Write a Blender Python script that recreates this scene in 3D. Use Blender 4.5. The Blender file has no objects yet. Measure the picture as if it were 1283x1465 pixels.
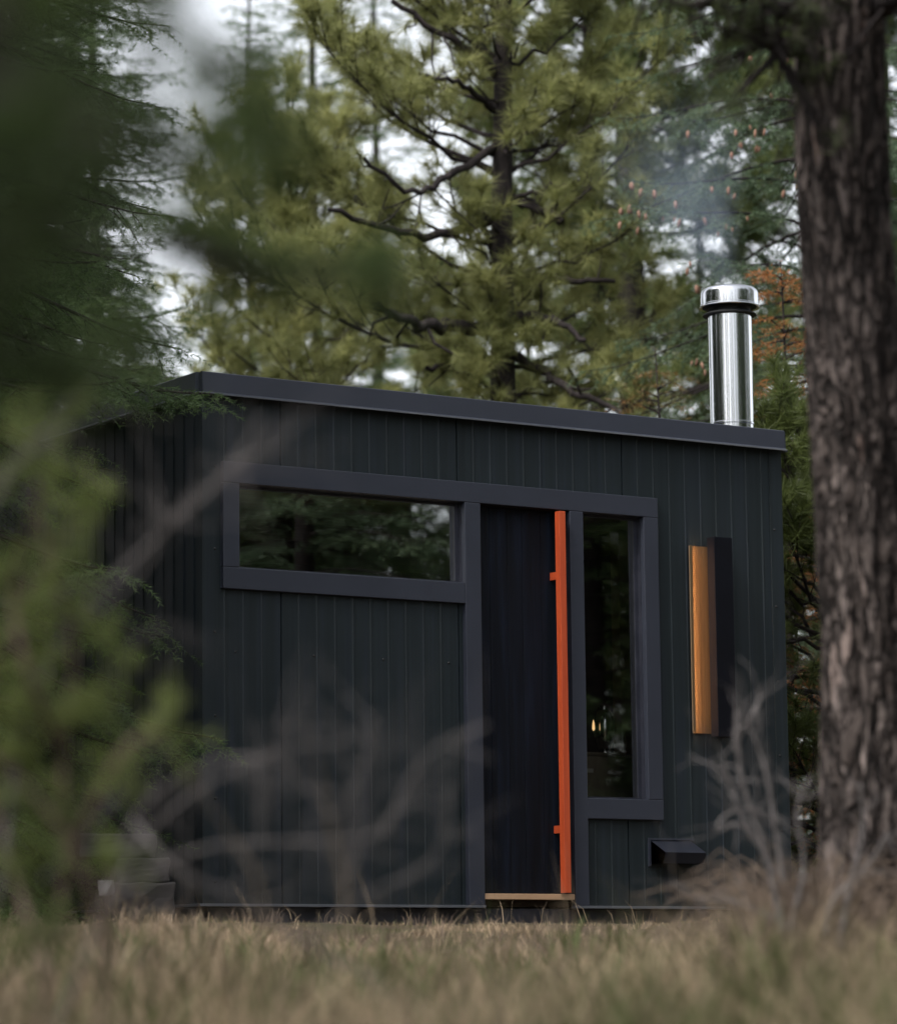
import bpy, bmesh, math, random
import numpy as np
from mathutils import Matrix, Vector

random.seed(7)
RNG = np.random.default_rng(7)
SC = bpy.context.scene
COL = SC.collection
PI = math.pi

# ------------------------------------------------------------------ camera
CF = 4880.0
PW, PH = 1283.0, 1465.0
CAM = np.array([-8.102, -14.574, -0.4565])
YAW, PITCH, ROLL = 0.5800966, 0.1412635, -0.0112967


def cam_axes():
    f = np.array([math.sin(YAW) * math.cos(PITCH), math.cos(YAW) * math.cos(PITCH), math.sin(PITCH)])
    r = np.array([math.cos(YAW), -math.sin(YAW), 0.0])
    u = np.cross(r, f)
    c, s = math.cos(ROLL), math.sin(ROLL)
    return f, c * r + s * u, -s * r + c * u


FW, RT, UP = cam_axes()


def at(px, py, d):
    """world point seen at a photograph pixel, d metres deep"""
    return CAM + d * (FW + RT * (px - PW / 2) / CF - UP * (py - PH / 2) / CF)


cam_d = bpy.data.cameras.new('camera')
cam = bpy.data.objects.new('camera', cam_d)
COL.objects.link(cam)
M = Matrix.Identity(4)
for i in range(3):
    M[i][0], M[i][1], M[i][2], M[i][3] = RT[i], UP[i], -FW[i], CAM[i]
cam.matrix_world = M
cam_d.sensor_fit = 'HORIZONTAL'
cam_d.sensor_width = 24.0
cam_d.lens = CF / PW * 24.0
cam_d.clip_start = 0.1
cam_d.clip_end = 2000
cam_d.dof.use_dof = True
cam_d.dof.focus_distance = 17.2
cam_d.dof.aperture_fstop = 1.9
SC.camera = cam

# ------------------------------------------------------------------ ground shape
SY, CY = math.sin(YAW), math.cos(YAW)


def ground_z(x, y):
    x = np.asarray(x, float); y = np.asarray(y, float)
    s = (x - CAM[0]) * SY + (y - CAM[1]) * CY
    t = np.clip(s / 15.3, 0, 1)
    z = -1.08 + 0.95 * t
    near = np.exp(-(np.maximum(0, np.hypot(x - 1.8, y - 1.5) - 3.0) / 1.5) ** 2)
    bump = 0.07 * np.sin(x * 1.7 + 0.4) * np.sin(y * 1.3 + 1.0) + 0.055 * np.sin(x * 4.1 + y * 2.7) * np.sin(y * 3.7 - x * 1.9)
    return z + bump * (1 - near) + 0.012 * np.clip(s - 26, 0, 400)


# ------------------------------------------------------------------ tagging
def tag(o, label=None, cat=None, group=None, kind=None):
    if label: o['label'] = label
    if cat: o['category'] = cat
    if group: o['group'] = group
    if kind: o['kind'] = kind
    return o


def empty(name, loc, rz=0.0, scale=1.0):
    o = bpy.data.objects.new(name, None)
    o.empty_display_size = 0.2
    o.location = [float(v) for v in loc]
    o.rotation_euler = (0, 0, rz)
    o.scale = (scale,) * 3
    COL.objects.link(o)
    return o


def link_mesh(name, me, mat, parent=None):
    o = bpy.data.objects.new(name, me)
    COL.objects.link(o)
    if parent: o.parent = parent
    if mat is not None:
        me.materials.clear(); me.materials.append(mat)
    return o


# ------------------------------------------------------------------ node helpers
def new_mat(name):
    m = bpy.data.materials.new(name)
    m.use_nodes = True
    nt = m.node_tree
    nt.nodes.clear()
    out = nt.nodes.new('ShaderNodeOutputMaterial')
    return m, nt, out


def N(nt, typ, **kw):
    n = nt.nodes.new('ShaderNode' + typ)
    for k, v in kw.items():
        if k in n.inputs.keys() if hasattr(n.inputs, 'keys') else False:
            n.inputs[k].default_value = v
        else:
            setattr(n, k, v)
    return n


def L(nt, a, ao, b, bi):
    nt.links.new(a.outputs[ao], b.inputs[bi])


def noise_fac(nt, scale_xyz, scale=1.0, detail=4.0, rough=0.55):
    tc = N(nt, 'TexCoord'); mp = N(nt, 'Mapping')
    mp.inputs['Scale'].default_value = scale_xyz
    L(nt, tc, 'Object', mp, 'Vector')
    nz = N(nt, 'TexNoise')
    nz.inputs['Scale'].default_value = scale
    nz.inputs['Detail'].default_value = detail
    nz.inputs['Roughness'].default_value = rough
    L(nt, mp, 'Vector', nz, 'Vector')
    return nz


def ramp(nt, src, so, stops):
    r = N(nt, 'ValToRGB')
    e = r.color_ramp.elements
    while len(e) > 1: e.remove(e[-1])
    e[0].position = stops[0][0]; e[0].color = (*stops[0][1], 1)
    for p, c in stops[1:]:
        k = e.new(p); k.color = (*c, 1)
    L(nt, src, so, r, 'Fac')
    return r


def mat_noise(name, stops, scale_xyz=(1, 1, 1), scale=4.0, rough=0.6, metal=0.0, spec=0.5, bump=0.0, detail=5.0, rough_var=0.0, bump_dist=0.01):
    m, nt, out = new_mat(name)
    b = N(nt, 'BsdfPrincipled')
    nz = noise_fac(nt, scale_xyz, scale, detail)
    r = ramp(nt, nz, 'Fac', stops)
    L(nt, r, 'Color', b, 'Base Color')
    b.inputs['Roughness'].default_value = rough
    b.inputs['Metallic'].default_value = metal
    b.inputs['Specular IOR Level'].default_value = spec
    if rough_var:
        mr = N(nt, 'MapRange')
        mr.inputs['To Min'].default_value = rough - rough_var
        mr.inputs['To Max'].default_value = rough + rough_var
        L(nt, nz, 'Fac', mr, 'Value'); L(nt, mr, 'Result', b, 'Roughness')
    if bump:
        bp = N(nt, 'Bump'); bp.inputs['Strength'].default_value = bump; bp.inputs['Distance'].default_value = bump_dist
        L(nt, nz, 'Fac', bp, 'Height'); L(nt, bp, 'Normal', b, 'Normal')
    L(nt, b, 'BSDF', out, 'Surface')
    return m


def mat_leaf(name, dark, mid, light, transl=0.35, rough=0.5):
    """needles and leaves: colour varies by the tint stored on each clump"""
    m, nt, out = new_mat(name)
    at_ = N(nt, 'Attribute'); at_.attribute_name = 'tint'
    r = ramp(nt, at_, 'Fac', [(0.0, dark), (0.5, mid), (1.0, light)])
    d = N(nt, 'BsdfPrincipled')
    d.inputs['Roughness'].default_value = rough
    d.inputs['Specular IOR Level'].default_value = 0.3
    t = N(nt, 'BsdfTranslucent')
    L(nt, r, 'Color', d, 'Base Color'); L(nt, r, 'Color', t, 'Color')
    mx = N(nt, 'MixShader'); mx.inputs['Fac'].default_value = transl
    L(nt, d, 'BSDF', mx, 1); L(nt, t, 'BSDF', mx, 2)
    L(nt, mx, 'Shader', out, 'Surface')
    return m


MAT = {}
def mat_siding():
    m, nt, out = new_mat('siding_metal')
    b = N(nt, 'BsdfPrincipled'); b.inputs['Specular IOR Level'].default_value = 0.32
    nz = noise_fac(nt, (9, 9, 0.35), 2.2, 5)
    st = noise_fac(nt, (38, 38, 0.5), 1.4, 5, 0.7)
    r1 = ramp(nt, nz, 'Fac', [(0.3, (0.0096, 0.0150, 0.0176)), (0.5, (0.0122, 0.0186, 0.0222)), (0.72, (0.0150, 0.0212, 0.0302))])
    r2 = ramp(nt, st, 'Fac', [(0.38, (0.78, 0.80, 0.82)), (0.62, (1.12, 1.12, 1.12))])
    mx = N(nt, 'MixRGB'); mx.blend_type = 'MULTIPLY'; mx.inputs['Fac'].default_value = 1
    L(nt, r1, 'Color', mx, 'Color1'); L(nt, r2, 'Color', mx, 'Color2')
    # splashed dust along the foot of the wall, ragged
    tc = N(nt, 'TexCoord'); sp = N(nt, 'SeparateXYZ'); L(nt, tc, 'Object', sp, 'Vector')
    dn = noise_fac(nt, (1, 1, 1), 7, 6, 0.7)
    ma = N(nt, 'Math'); ma.operation = 'MULTIPLY_ADD'; ma.inputs[1].default_value = 0.55; L(nt, dn, 'Fac', ma, 0); 
    sub = N(nt, 'Math'); sub.operation = 'SUBTRACT'; L(nt, ma, 'Value', sub, 0); L(nt, sp, 'Z', sub, 1)
    rr = ramp(nt, sub, 'Value', [(0.20, (0, 0, 0)), (0.42, (0.35, 0.35, 0.35))])
    ma.inputs[2].default_value = 0.0
    m2 = N(nt, 'MixRGB'); L(nt, rr, 'Color', m2, 'Fac'); L(nt, mx, 'Color', m2, 'Color1'); m2.inputs['Color2'].default_value = (0.075, 0.066, 0.056, 1)
    L(nt, m2, 'Color', b, 'Base Color')
    mr = N(nt, 'MapRange'); mr.inputs['To Min'].default_value = 0.46; mr.inputs['To Max'].default_value = 0.64
    L(nt, st, 'Fac', mr, 'Value'); L(nt, mr, 'Result', b, 'Roughness')
    L(nt, b, 'BSDF', out, 'Surface')
    return m


MAT['siding'] = mat_siding()
MAT['trim'] = mat_noise('trim_metal', [(0.35, (0.0235, 0.0275, 0.041)), (0.65, (0.0285, 0.0330, 0.049))], (1, 1, 1), 1.8, 0.48, 0.0, 0.5)
MAT['flashing'] = mat_noise('flashing_metal', [(0.35, (0.10, 0.11, 0.13)), (0.65, (0.16, 0.17, 0.19))], (1, 1, 1), 3, 0.4, 0.3, 0.5)
MAT['door'] = mat_noise('charred_wood', [(0.3, (0.0010, 0.0020, 0.0042)), (0.55, (0.0026, 0.0048, 0.0105)), (0.75, (0.006, 0.0105, 0.023))], (14, 14, 0.8), 1.6, 0.62, 0.0, 0.2, bump=0.5)
MAT['orange'] = mat_noise('orange_paint', [(0.3, (0.42, 0.057, 0.015)), (0.7, (0.52, 0.079, 0.021))], (14, 14, 0.8), 3, 0.55, bump=0.15)
MAT['black'] = mat_noise('matt_black', [(0.35, (0.0016, 0.002, 0.0045)), (0.65, (0.0028, 0.0035, 0.007))], (1, 1, 1), 6, 0.7, 0.0, 0.15)
MAT['black_hood'] = mat_noise('hood_metal', [(0.35, (0.02, 0.022, 0.032)), (0.65, (0.034, 0.036, 0.05))], (1, 1, 1), 9, 0.38)
MAT['rubber'] = mat_noise('gasket_dark', [(0.35, (0.006, 0.007, 0.008)), (0.65, (0.01, 0.011, 0.013))], (1, 1, 1), 6, 0.6)
MAT['cedar'] = mat_noise('cedar_board', [(0.3, (0.34, 0.20, 0.10)), (0.6, (0.46, 0.29, 0.155)), (0.8, (0.54, 0.36, 0.2))], (1.2, 8, 8), 2.0, 0.6, bump=0.2)
MAT['sillwood'] = mat_noise('larch_threshold', [(0.3, (0.42, 0.26, 0.15)), (0.7, (0.56, 0.37, 0.23))], (1, 12, 12), 2.0, 0.65)
MAT['timber'] = mat_noise('weathered_timber', [(0.3, (0.014, 0.012, 0.0115)), (0.6, (0.030, 0.026, 0.025)), (0.8, (0.05, 0.045, 0.044))], (1, 9, 9), 2.5, 0.8, bump=0.4)
MAT['rock'] = mat_noise('pale_rock', [(0.3, (0.07, 0.07, 0.072)), (0.7, (0.15, 0.15, 0.155))], (1, 1, 1), 9, 0.85, bump=0.5)
MAT['stovemetal'] = mat_noise('warm_steel', [(0.3, (0.20, 0.165, 0.12)), (0.7, (0.36, 0.30, 0.22))], (3, 3, 1), 4, 0.5, 0.2)
MAT['paper'] = mat_noise('tag_paper', [(0.3, (0.5, 0.48, 0.42)), (0.7, (0.6, 0.58, 0.5))], (1, 1, 1), 20, 0.7)
MAT['interior'] = mat_noise('dark_panelling', [(0.3, (0.05, 0.033, 0.02)), (0.7, (0.10, 0.066, 0.04))], (1, 1, 8), 2.0, 0.6)
MAT['brass'] = mat_noise('bronzed_plate', [(0.3, (0.13, 0.083, 0.043)), (0.7, (0.23, 0.15, 0.082))], (40, 40, 0.4), 2.0, 0.38, 0.5)
def mat_bark():
    m, nt, out = new_mat('pine_bark')
    b = N(nt, 'BsdfPrincipled'); b.inputs['Roughness'].default_value = 0.9; b.inputs['Specular IOR Level'].default_value = 0.2
    tc = N(nt, 'TexCoord'); mp = N(nt, 'Mapping'); mp.inputs['Scale'].default_value = (1, 1, 0.22); L(nt, tc, 'Object', mp, 'Vector')
    wn = N(nt, 'TexNoise'); wn.inputs['Scale'].default_value = 7; wn.inputs['Detail'].default_value = 6; L(nt, mp, 'Vector', wn, 'Vector')
    ad = N(nt, 'MixRGB'); ad.blend_type = 'LINEAR_LIGHT'; ad.inputs['Fac'].default_value = 0.14
    L(nt, mp, 'Vector', ad, 'Color1'); L(nt, wn, 'Color', ad, 'Color2')
    vo = N(nt, 'TexVoronoi'); vo.feature = 'DISTANCE_TO_EDGE'; vo.inputs['Scale'].default_value = 26; L(nt, ad, 'Color', vo, 'Vector')
    vc = N(nt, 'TexVoronoi'); vc.feature = 'F1'; vc.inputs['Scale'].default_value = 34; L(nt, ad, 'Color', vc, 'Vector')
    fine = noise_fac(nt, (1, 1, 0.4), 60, 5, 0.7)
    plate = ramp(nt, vc, 'Color', [(0.1, (0.030, 0.024, 0.022)), (0.45, (0.060, 0.049, 0.045)), (0.7, (0.118, 0.100, 0.094)), (0.88, (0.20, 0.168, 0.158)), (1.0, (0.15, 0.095, 0.075))])
    crack = ramp(nt, vo, 'Distance', [(0.0, (0.14, 0.13, 0.13)), (0.2, (1, 1, 1))])
    fr = ramp(nt, fine, 'Fac', [(0.35, (0.55, 0.53, 0.52)), (0.65, (1.15, 1.12, 1.1))])
    m1 = N(nt, 'MixRGB'); m1.blend_type = 'MULTIPLY'; m1.inputs['Fac'].default_value = 1
    m2 = N(nt, 'MixRGB'); m2.blend_type = 'MULTIPLY'; m2.inputs['Fac'].default_value = 1
    L(nt, plate, 'Color', m1, 'Color1'); L(nt, crack, 'Color', m1, 'Color2')
    L(nt, m1, 'Color', m2, 'Color1'); L(nt, fr, 'Color', m2, 'Color2'); L(nt, m2, 'Color', b, 'Base Color')
    bp = N(nt, 'Bump'); bp.inputs['Strength'].default_value = 1.0; bp.inputs['Distance'].default_value = 0.02
    L(nt, crack, 'Color', bp, 'Height'); L(nt, bp, 'Normal', b, 'Normal')
    L(nt, b, 'BSDF', out, 'Surface')
    return m


MAT['bark'] = mat_bark()
MAT['limb'] = mat_noise('dark_bark', [(0.3, (0.011, 0.009, 0.009)), (0.6, (0.028, 0.023, 0.023)), (0.8, (0.060, 0.049, 0.046))], (6, 6, 2), 4.0, 0.9, bump=0.6, spec=0.2)
MAT['greytwig'] = mat_noise('grey_dead_wood', [(0.3, (0.075, 0.067, 0.066)), (0.7, (0.15, 0.137, 0.136))], (3, 3, 3), 8.0, 0.85, spec=0.2)
MAT['browntwig'] = mat_noise('brown_dead_stem', [(0.3, (0.055, 0.040, 0.031)), (0.7, (0.15, 0.112, 0.085))], (3, 3, 3), 8.0, 0.85, spec=0.2)
MAT['cone'] = mat_noise('fir_cone', [(0.3, (0.13, 0.065, 0.04)), (0.7, (0.25, 0.135, 0.09))], (3, 3, 3), 20.0, 0.75)
MAT['pine'] = mat_leaf('pine_needles', (0.095, 0.108, 0.042), (0.24, 0.255, 0.098), (0.41, 0.41, 0.175), 0.5)
MAT['pine_far'] = mat_leaf('far_pine_needles', (0.045, 0.062, 0.024), (0.115, 0.145, 0.05), (0.2, 0.22, 0.075), 0.45)
MAT['fir'] = mat_leaf('fir_needles', (0.035, 0.06, 0.024), (0.078, 0.125, 0.048), (0.14, 0.195, 0.075), 0.45)
MAT['fir_blue'] = mat_leaf('blue_fir_needles', (0.04, 0.066, 0.04), (0.085, 0.13, 0.074), (0.15, 0.20, 0.105), 0.45)
MAT['fir_rust'] = mat_leaf('dying_fir_needles', (0.05, 0.07, 0.02), (0.16, 0.09, 0.03), (0.34, 0.13, 0.04), 0.3)
MAT['bough'] = mat_leaf('shaded_pine_needles', (0.022, 0.036, 0.010), (0.042, 0.068, 0.018), (0.075, 0.108, 0.032), 0.45)  # shade of the surrounding trees is put into this darker needle colour
MAT['sapling'] = mat_leaf('fresh_green_needles', (0.05, 0.068, 0.022), (0.115, 0.145, 0.042), (0.20, 0.235, 0.075), 0.45)
MAT['grass'] = mat_leaf('dry_grass_blades', (0.06, 0.08, 0.022), (0.17, 0.128, 0.085), (0.50, 0.38, 0.255), 0.3, 0.7)


def mat_chrome():
    m, nt, out = new_mat('polished_steel')
    b = N(nt, 'BsdfPrincipled')
    b.inputs['Base Color'].default_value = (0.60, 0.61, 0.63, 1)
    b.inputs['Metallic'].default_value = 1.0
    nz = noise_fac(nt, (18, 18, 1.2), 2.0, 3)
    mr = N(nt, 'MapRange'); mr.inputs['To Min'].default_value = 0.08; mr.inputs['To Max'].default_value = 0.19
    L(nt, nz, 'Fac', mr, 'Value'); L(nt, mr, 'Result', b, 'Roughness')
    L(nt, b, 'BSDF', out, 'Surface')
    return m


MAT['chrome'] = mat_chrome()


def mat_glass():
    m, nt, out = new_mat('window_glass')
    tr = N(nt, 'BsdfTransparent'); tr.inputs['Color'].default_value = (0.8, 0.81, 0.79, 1)
    gl = N(nt, 'BsdfGlossy'); gl.inputs['Roughness'].default_value = 0.015; gl.inputs['Color'].default_value = (0.9, 0.92, 0.92, 1)
    nz = noise_fac(nt, (1, 1, 1), 2.2, 1)
    bp = N(nt, 'Bump'); bp.inputs['Strength'].default_value = 0.06; bp.inputs['Distance'].default_value = 0.01
    L(nt, nz, 'Fac', bp, 'Height'); L(nt, bp, 'Normal', gl, 'Normal')
    fr = N(nt, 'Fresnel'); fr.inputs['IOR'].default_value = 1.55
    mu = N(nt, 'Math'); mu.operation = 'MULTIPLY_ADD'; mu.inputs[1].default_value = 4.2; mu.inputs[2].default_value = 0.0
    L(nt, fr, 'Fac', mu, 0)
    mx = N(nt, 'MixShader')
    L(nt, mu, 'Value', mx, 'Fac'); L(nt, tr, 'BSDF', mx, 1); L(nt, gl, 'BSDF', mx, 2)
    L(nt, mx, 'Shader', out, 'Surface')
    return m


MAT['glass'] = mat_glass()


def mat_emit(name, col, strength):
    m, nt, out = new_mat(name)
    e = N(nt, 'Emission'); e.inputs['Color'].default_value = (*col, 1); e.inputs['Strength'].default_value = strength
    L(nt, e, 'Emission', out, 'Surface')
    return m


MAT['led'] = mat_emit('warm_led', (1.0, 0.55, 0.27), 52.0)
MAT['warm_glint'] = mat_emit('vessel_glint', (1.0, 0.62, 0.28), 0.5)  # glow standing in for a glint on the vessel


def mat_ground():
    m, nt, out = new_mat('forest_ground')
    b = N(nt, 'BsdfPrincipled')
    nz = noise_fac(nt, (1, 1, 1), 0.9, 8, 0.65)
    n2 = noise_fac(nt, (1, 1, 1), 26, 4, 0.7)
    r1 = ramp(nt, nz, 'Fac', [(0.32, (0.05, 0.052, 0.025)), (0.48, (0.085, 0.066, 0.048)), (0.7, (0.14, 0.108, 0.08))])
    r2 = ramp(nt, n2, 'Fac', [(0.35, (0.45, 0.42, 0.4)), (0.65, (1.0, 0.97, 0.92))])
    mx = N(nt, 'MixRGB'); mx.blend_type = 'MULTIPLY'; mx.inputs['Fac'].default_value = 0.8
    L(nt, r1, 'Color', mx, 'Color1'); L(nt, r2, 'Color', mx, 'Color2'); L(nt, mx, 'Color', b, 'Base Color')
    b.inputs['Roughness'].default_value = 0.95; b.inputs['Specular IOR Level'].default_value = 0.1
    bp = N(nt, 'Bump'); bp.inputs['Strength'].default_value = 0.7; bp.inputs['Distance'].default_value = 0.03
    L(nt, n2, 'Fac', bp, 'Height'); L(nt, bp, 'Normal', b, 'Normal')
    L(nt, b, 'BSDF', out, 'Surface')
    return m


MAT['ground'] = mat_ground()


# ------------------------------------------------------------------ bmesh shapes
def add_box(bm, x0, x1, y0, y1, z0, z1, bevel=0.0):
    v = [bm.verts.new((x, y, z)) for z in (z0, z1) for y in (y0, y1) for x in (x0, x1)]
    fs = [bm.faces.new([v[i] for i in q]) for q in ((0, 2, 3, 1), (4, 5, 7, 6), (0, 1, 5, 4), (2, 6, 7, 3), (0, 4, 6, 2), (1, 3, 7, 5))]
    if bevel:
        es = {e for f in fs for e in f.edges}
        bmesh.ops.bevel(bm, geom=list(es), offset=bevel, segments=2, affect='EDGES', profile=0.5)


def add_lathe(bm, prof, cx=0, cy=0, n=48, cap=True):
    rings = [[bm.verts.new((cx + r * math.cos(2 * PI * k / n), cy + r * math.sin(2 * PI * k / n), z)) for k in range(n)] for r, z in prof]
    for a, b in zip(rings, rings[1:]):
        for k in range(n):
            f = bm.faces.new((a[k], a[(k + 1) % n], b[(k + 1) % n], b[k])); f.smooth = True
    if cap:
        for ring in (rings[0], rings[-1]):
            bm.faces.new([bm.verts.new(v.co) for v in ring])


def done(name, bm, mat, parent=None, smooth_angle=None):
    bmesh.ops.recalc_face_normals(bm, faces=bm.faces[:])
    me = bpy.data.meshes.new(name)
    bm.to_mesh(me); bm.free()
    if any(p.use_smooth for p in me.polygons): me.set_sharp_from_angle(angle=math.radians(32))
    o = link_mesh(name, me, mat, parent)
    return o


def box_obj(name, b, mat, parent=None, bevel=0.003):
    bm = bmesh.new(); add_box(bm, *b, bevel)
    return done(name, bm, mat, parent)


# ------------------------------------------------------------------ array meshes (tubes, needles, blades)
class Arr:
    def __init__(self):
        self.v, self.f, self.t, self.n = [], [], [], 0

    def add(self, verts, faces, tint=None):
        self.v.append(np.asarray(verts, np.float32)); self.f.append(np.asarray(faces, np.int32) + self.n)
        if tint is not None: self.t.append(np.asarray(tint, np.float32))
        self.n += len(verts)

    def build(self, name, mat, parent=None, smooth=False):
        me = bpy.data.meshes.new(name)
        v = np.concatenate(self.v); loops = []; starts = []; tot = []; k = 0
        for f in self.f:
            m, w = f.shape
            loops.append(f.ravel()); starts.append(k + np.arange(m) * w); tot.append(np.full(m, w)); k += m * w
        loops = np.concatenate(loops).astype(np.int32); starts = np.concatenate(starts).astype(np.int32); tot = np.concatenate(tot).astype(np.int32)
        me.vertices.add(len(v)); me.vertices.foreach_set('co', v.ravel())
        me.loops.add(len(loops)); me.loops.foreach_set('vertex_index', loops)
        me.polygons.add(len(starts)); me.polygons.foreach_set('loop_start', starts); me.polygons.foreach_set('loop_total', tot)
        if smooth: me.polygons.foreach_set('use_smooth', np.ones(len(starts), bool))
        if self.t:
            a = me.attributes.new('tint', 'FLOAT', 'POINT'); a.data.foreach_set('value', np.concatenate(self.t))
        me.update(calc_edges=True)
        return link_mesh(name, me, mat, parent)


def unit(v):
    return v / np.maximum(np.linalg.norm(v, axis=-1, keepdims=True), 1e-9)


def tube(arr, pts, rad, sides=6):
    pts = np.asarray(pts, float); n = len(pts)
    rad = np.broadcast_to(np.asarray(rad, float), (n,))
    tg = unit(np.gradient(pts, axis=0))
    ref = np.array([0, 0, 1.0]) if abs(tg[:, 2]).mean() < 0.8 else np.array([1.0, 0, 0])
    a = unit(np.cross(tg, ref)); b = np.cross(tg, a)
    th = np.arange(sides) * 2 * PI / sides
    ring = pts[:, None, :] + rad[:, None, None] * (np.cos(th)[None, :, None] * a[:, None, :] + np.sin(th)[None, :, None] * b[:, None, :])
    v = ring.reshape(-1, 3)
    i = np.arange(n - 1)[:, None] * sides; j = np.arange(sides)[None, :]; j2 = (j + 1) % sides
    f = np.stack([i + j, i + j2, i + sides + j2, i + sides + j], -1).reshape(-1, 4)
    arr.add(v, f)


def smooth_line(ctrl, n):
    """Catmull-Rom through the control points"""
    c = np.asarray(ctrl, float)
    p = np.vstack([2 * c[0] - c[1], c, 2 * c[-1] - c[-2]])
    out = []
    for t in np.linspace(0, len(c) - 1 - 1e-6, n):
        i = int(t); u = t - i
        a, b, d, e = p[i:i + 4]
        out.append(0.5 * (2 * b + (d - a) * u + (2 * a - 5 * b + 4 * d - e) * u * u + (3 * b - a - 3 * d + e) * u ** 3))
    return np.array(out)


def rand_perp(d, rng):
    q = rng.normal(size=d.shape)
    return unit(np.cross(d, q))


def tufts(arr, P, D, length, tint, rng, m=40, width=0.005, spread=(0.25, 1.45), stalk=0.09, droop=0.12):
    """long-needled pine tufts: m needles fan round each twig end"""
    P = np.asarray(P); D = unit(np.asarray(D)); n = len(P)
    L_ = np.repeat(np.asarray(length), m) * rng.uniform(0.65, 1.1, n * m)
    p = np.repeat(P, m, 0); d = np.repeat(D, m, 0)
    th = rng.uniform(spread[0], spread[1], n * m)[:, None]
    q = rand_perp(d, rng)
    nd = unit(d * np.cos(th) + q * np.sin(th) - np.array([0, 0, 1.0]) * droop)
    base = p - d * (rng.uniform(0, 1, n * m) * stalk)[:, None]
    w = rand_perp(nd, rng) * width * 0.5
    v = np.empty((n * m, 3, 3), np.float32)
    v[:, 0] = base - w; v[:, 1] = base + w; v[:, 2] = base + nd * L_[:, None]
    t = np.clip(np.repeat(np.asarray(tint), m) + rng.normal(0, 0.07, n * m), 0, 1)
    arr.add(v.reshape(-1, 3), np.arange(n * m * 3).reshape(-1, 3), np.repeat(t, 3))


def brush(arr, A, B, tint, rng, spacing=0.008, nlen=0.028, width=0.004, flat=0.5):
    """short-needled twigs: needles along each segment A-B"""
    A = np.asarray(A); B = np.asarray(B); ln = np.linalg.norm(B - A, axis=1)
    cnt = np.maximum(3, (ln / spacing).astype(int)); idx = np.repeat(np.arange(len(A)), cnt); k = len(idx)
    u = rng.uniform(0, 1.04, k)[:, None]
    d = unit(B - A)[idx]
    base = A[idx] + (B - A)[idx] * u
    q = rand_perp(d, rng); q[:, 2] *= flat; q = unit(q)
    th = rng.uniform(0.7, 1.25, k)[:, None]
    nd = unit(d * np.cos(th) + q * np.sin(th))
    w = rand_perp(nd, rng) * width * 0.5
    ll = (nlen * rng.uniform(0.7, 1.15, k))[:, None]
    v = np.empty((k, 3, 3), np.float32)
    v[:, 0] = base - w; v[:, 1] = base + w; v[:, 2] = base + nd * ll
    t = np.clip(np.asarray(tint)[idx] + rng.normal(0, 0.08, k) + 0.10 * u[:, 0], 0, 1)
    arr.add(v.reshape(-1, 3), np.arange(k * 3).reshape(-1, 3), np.repeat(t, 3))


# ------------------------------------------------------------------ tree makers (meshes in the tree's own space)
def trunk_line(h, lean, wob, rng, n=24):
    z = np.linspace(0, h, n)
    x = lean[0] * z / h + wob * np.sin(z * 0.9 + rng.uniform(0, 6)) * (z / h)
    y = lean[1] * z / h + wob * np.sin(z * 0.7 + rng.uniform(0, 6)) * (z / h)
    return np.stack([x, y, z], 1)


def interp_line(pts, z):
    return np.array([np.interp(z, pts[:, 2], pts[:, k]) for k in range(3)])


def pine_limb(wood, tl, base, az, length, elev, rng, r0, nlen, base_tint, leafy=0.3):
    """one upswept pine limb, its side twigs and the tuft seats"""
    n = 9
    u = np.linspace(0, 1, n)
    el = elev + (0.55 * u ** 1.5)
    a = az + np.cumsum(rng.normal(0, 0.10, n))
    step = length / (n - 1)
    d = np.stack([np.cos(a) * np.cos(el), np.sin(a) * np.cos(el), np.sin(el)], 1)
    pts = base + np.vstack([[0, 0, 0], np.cumsum(d[:-1] * step, 0)])
    pts[1:, 2] += rng.normal(0, 0.025, n - 1)
    tube(wood, pts, r0 * (1 - 0.8 * u), 5)
    P, D, T = tl
    tint0 = base_tint + rng.normal(0, 0.10)
    ns = max(4, int(length * 8.5))
    for k in range(ns):
        s = leafy + (1 - leafy) * (k + rng.uniform(0, 1)) / ns
        i = min(int(s * (n - 1)), n - 2); f = s * (n - 1) - i
        p = pts[i] * (1 - f) + pts[i + 1] * f
        side = 1 if k % 2 else -1
        aa = a[i] + side * rng.uniform(0.5, 1.1); ee = el[i] + rng.uniform(-0.25, 0.55)
        sl = length * rng.uniform(0.14, 0.34) * (1.15 - 0.6 * s) + 0.08
        dd = np.array([math.cos(aa) * math.cos(ee), math.sin(aa) * math.cos(ee), math.sin(ee)])
        mid = p + dd * sl * 0.5
        end = mid + unit(dd + np.array([0, 0, 0.35])) * sl * 0.5
        tube(wood, [p, mid, end], [r0 * 0.24, r0 * 0.19, r0 * 0.12], 4)
        P.append(end); D.append(unit(end - mid)); T.append(tint0 + rng.normal(0, 0.08))
        for q in range(int(rng.integers(1, 4))):
            off = unit(dd + rng.normal(0, 0.7, 3) + np.array([0, 0, 0.25]))
            b0 = p + (mid - p) * rng.uniform(0.5, 1.6); e2 = b0 + off * rng.uniform(0.08, 0.22)
            tube(wood, [b0, e2], [r0 * 0.18, r0 * 0.12], 4)
            P.append(e2); D.append(off); T.append(tint0 + rng.normal(0, 0.08))
    P.append(pts[-1]); D.append(unit(pts[-1] - pts[-2])); T.append(tint0 + 0.1)


def crown_len(t, shape):
    # t: 0 at the lowest limb, 1 at the tip
    return (0.72 + 0.55 * t - 0.0 * t) * (1 - t) ** shape + 0.06


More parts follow.
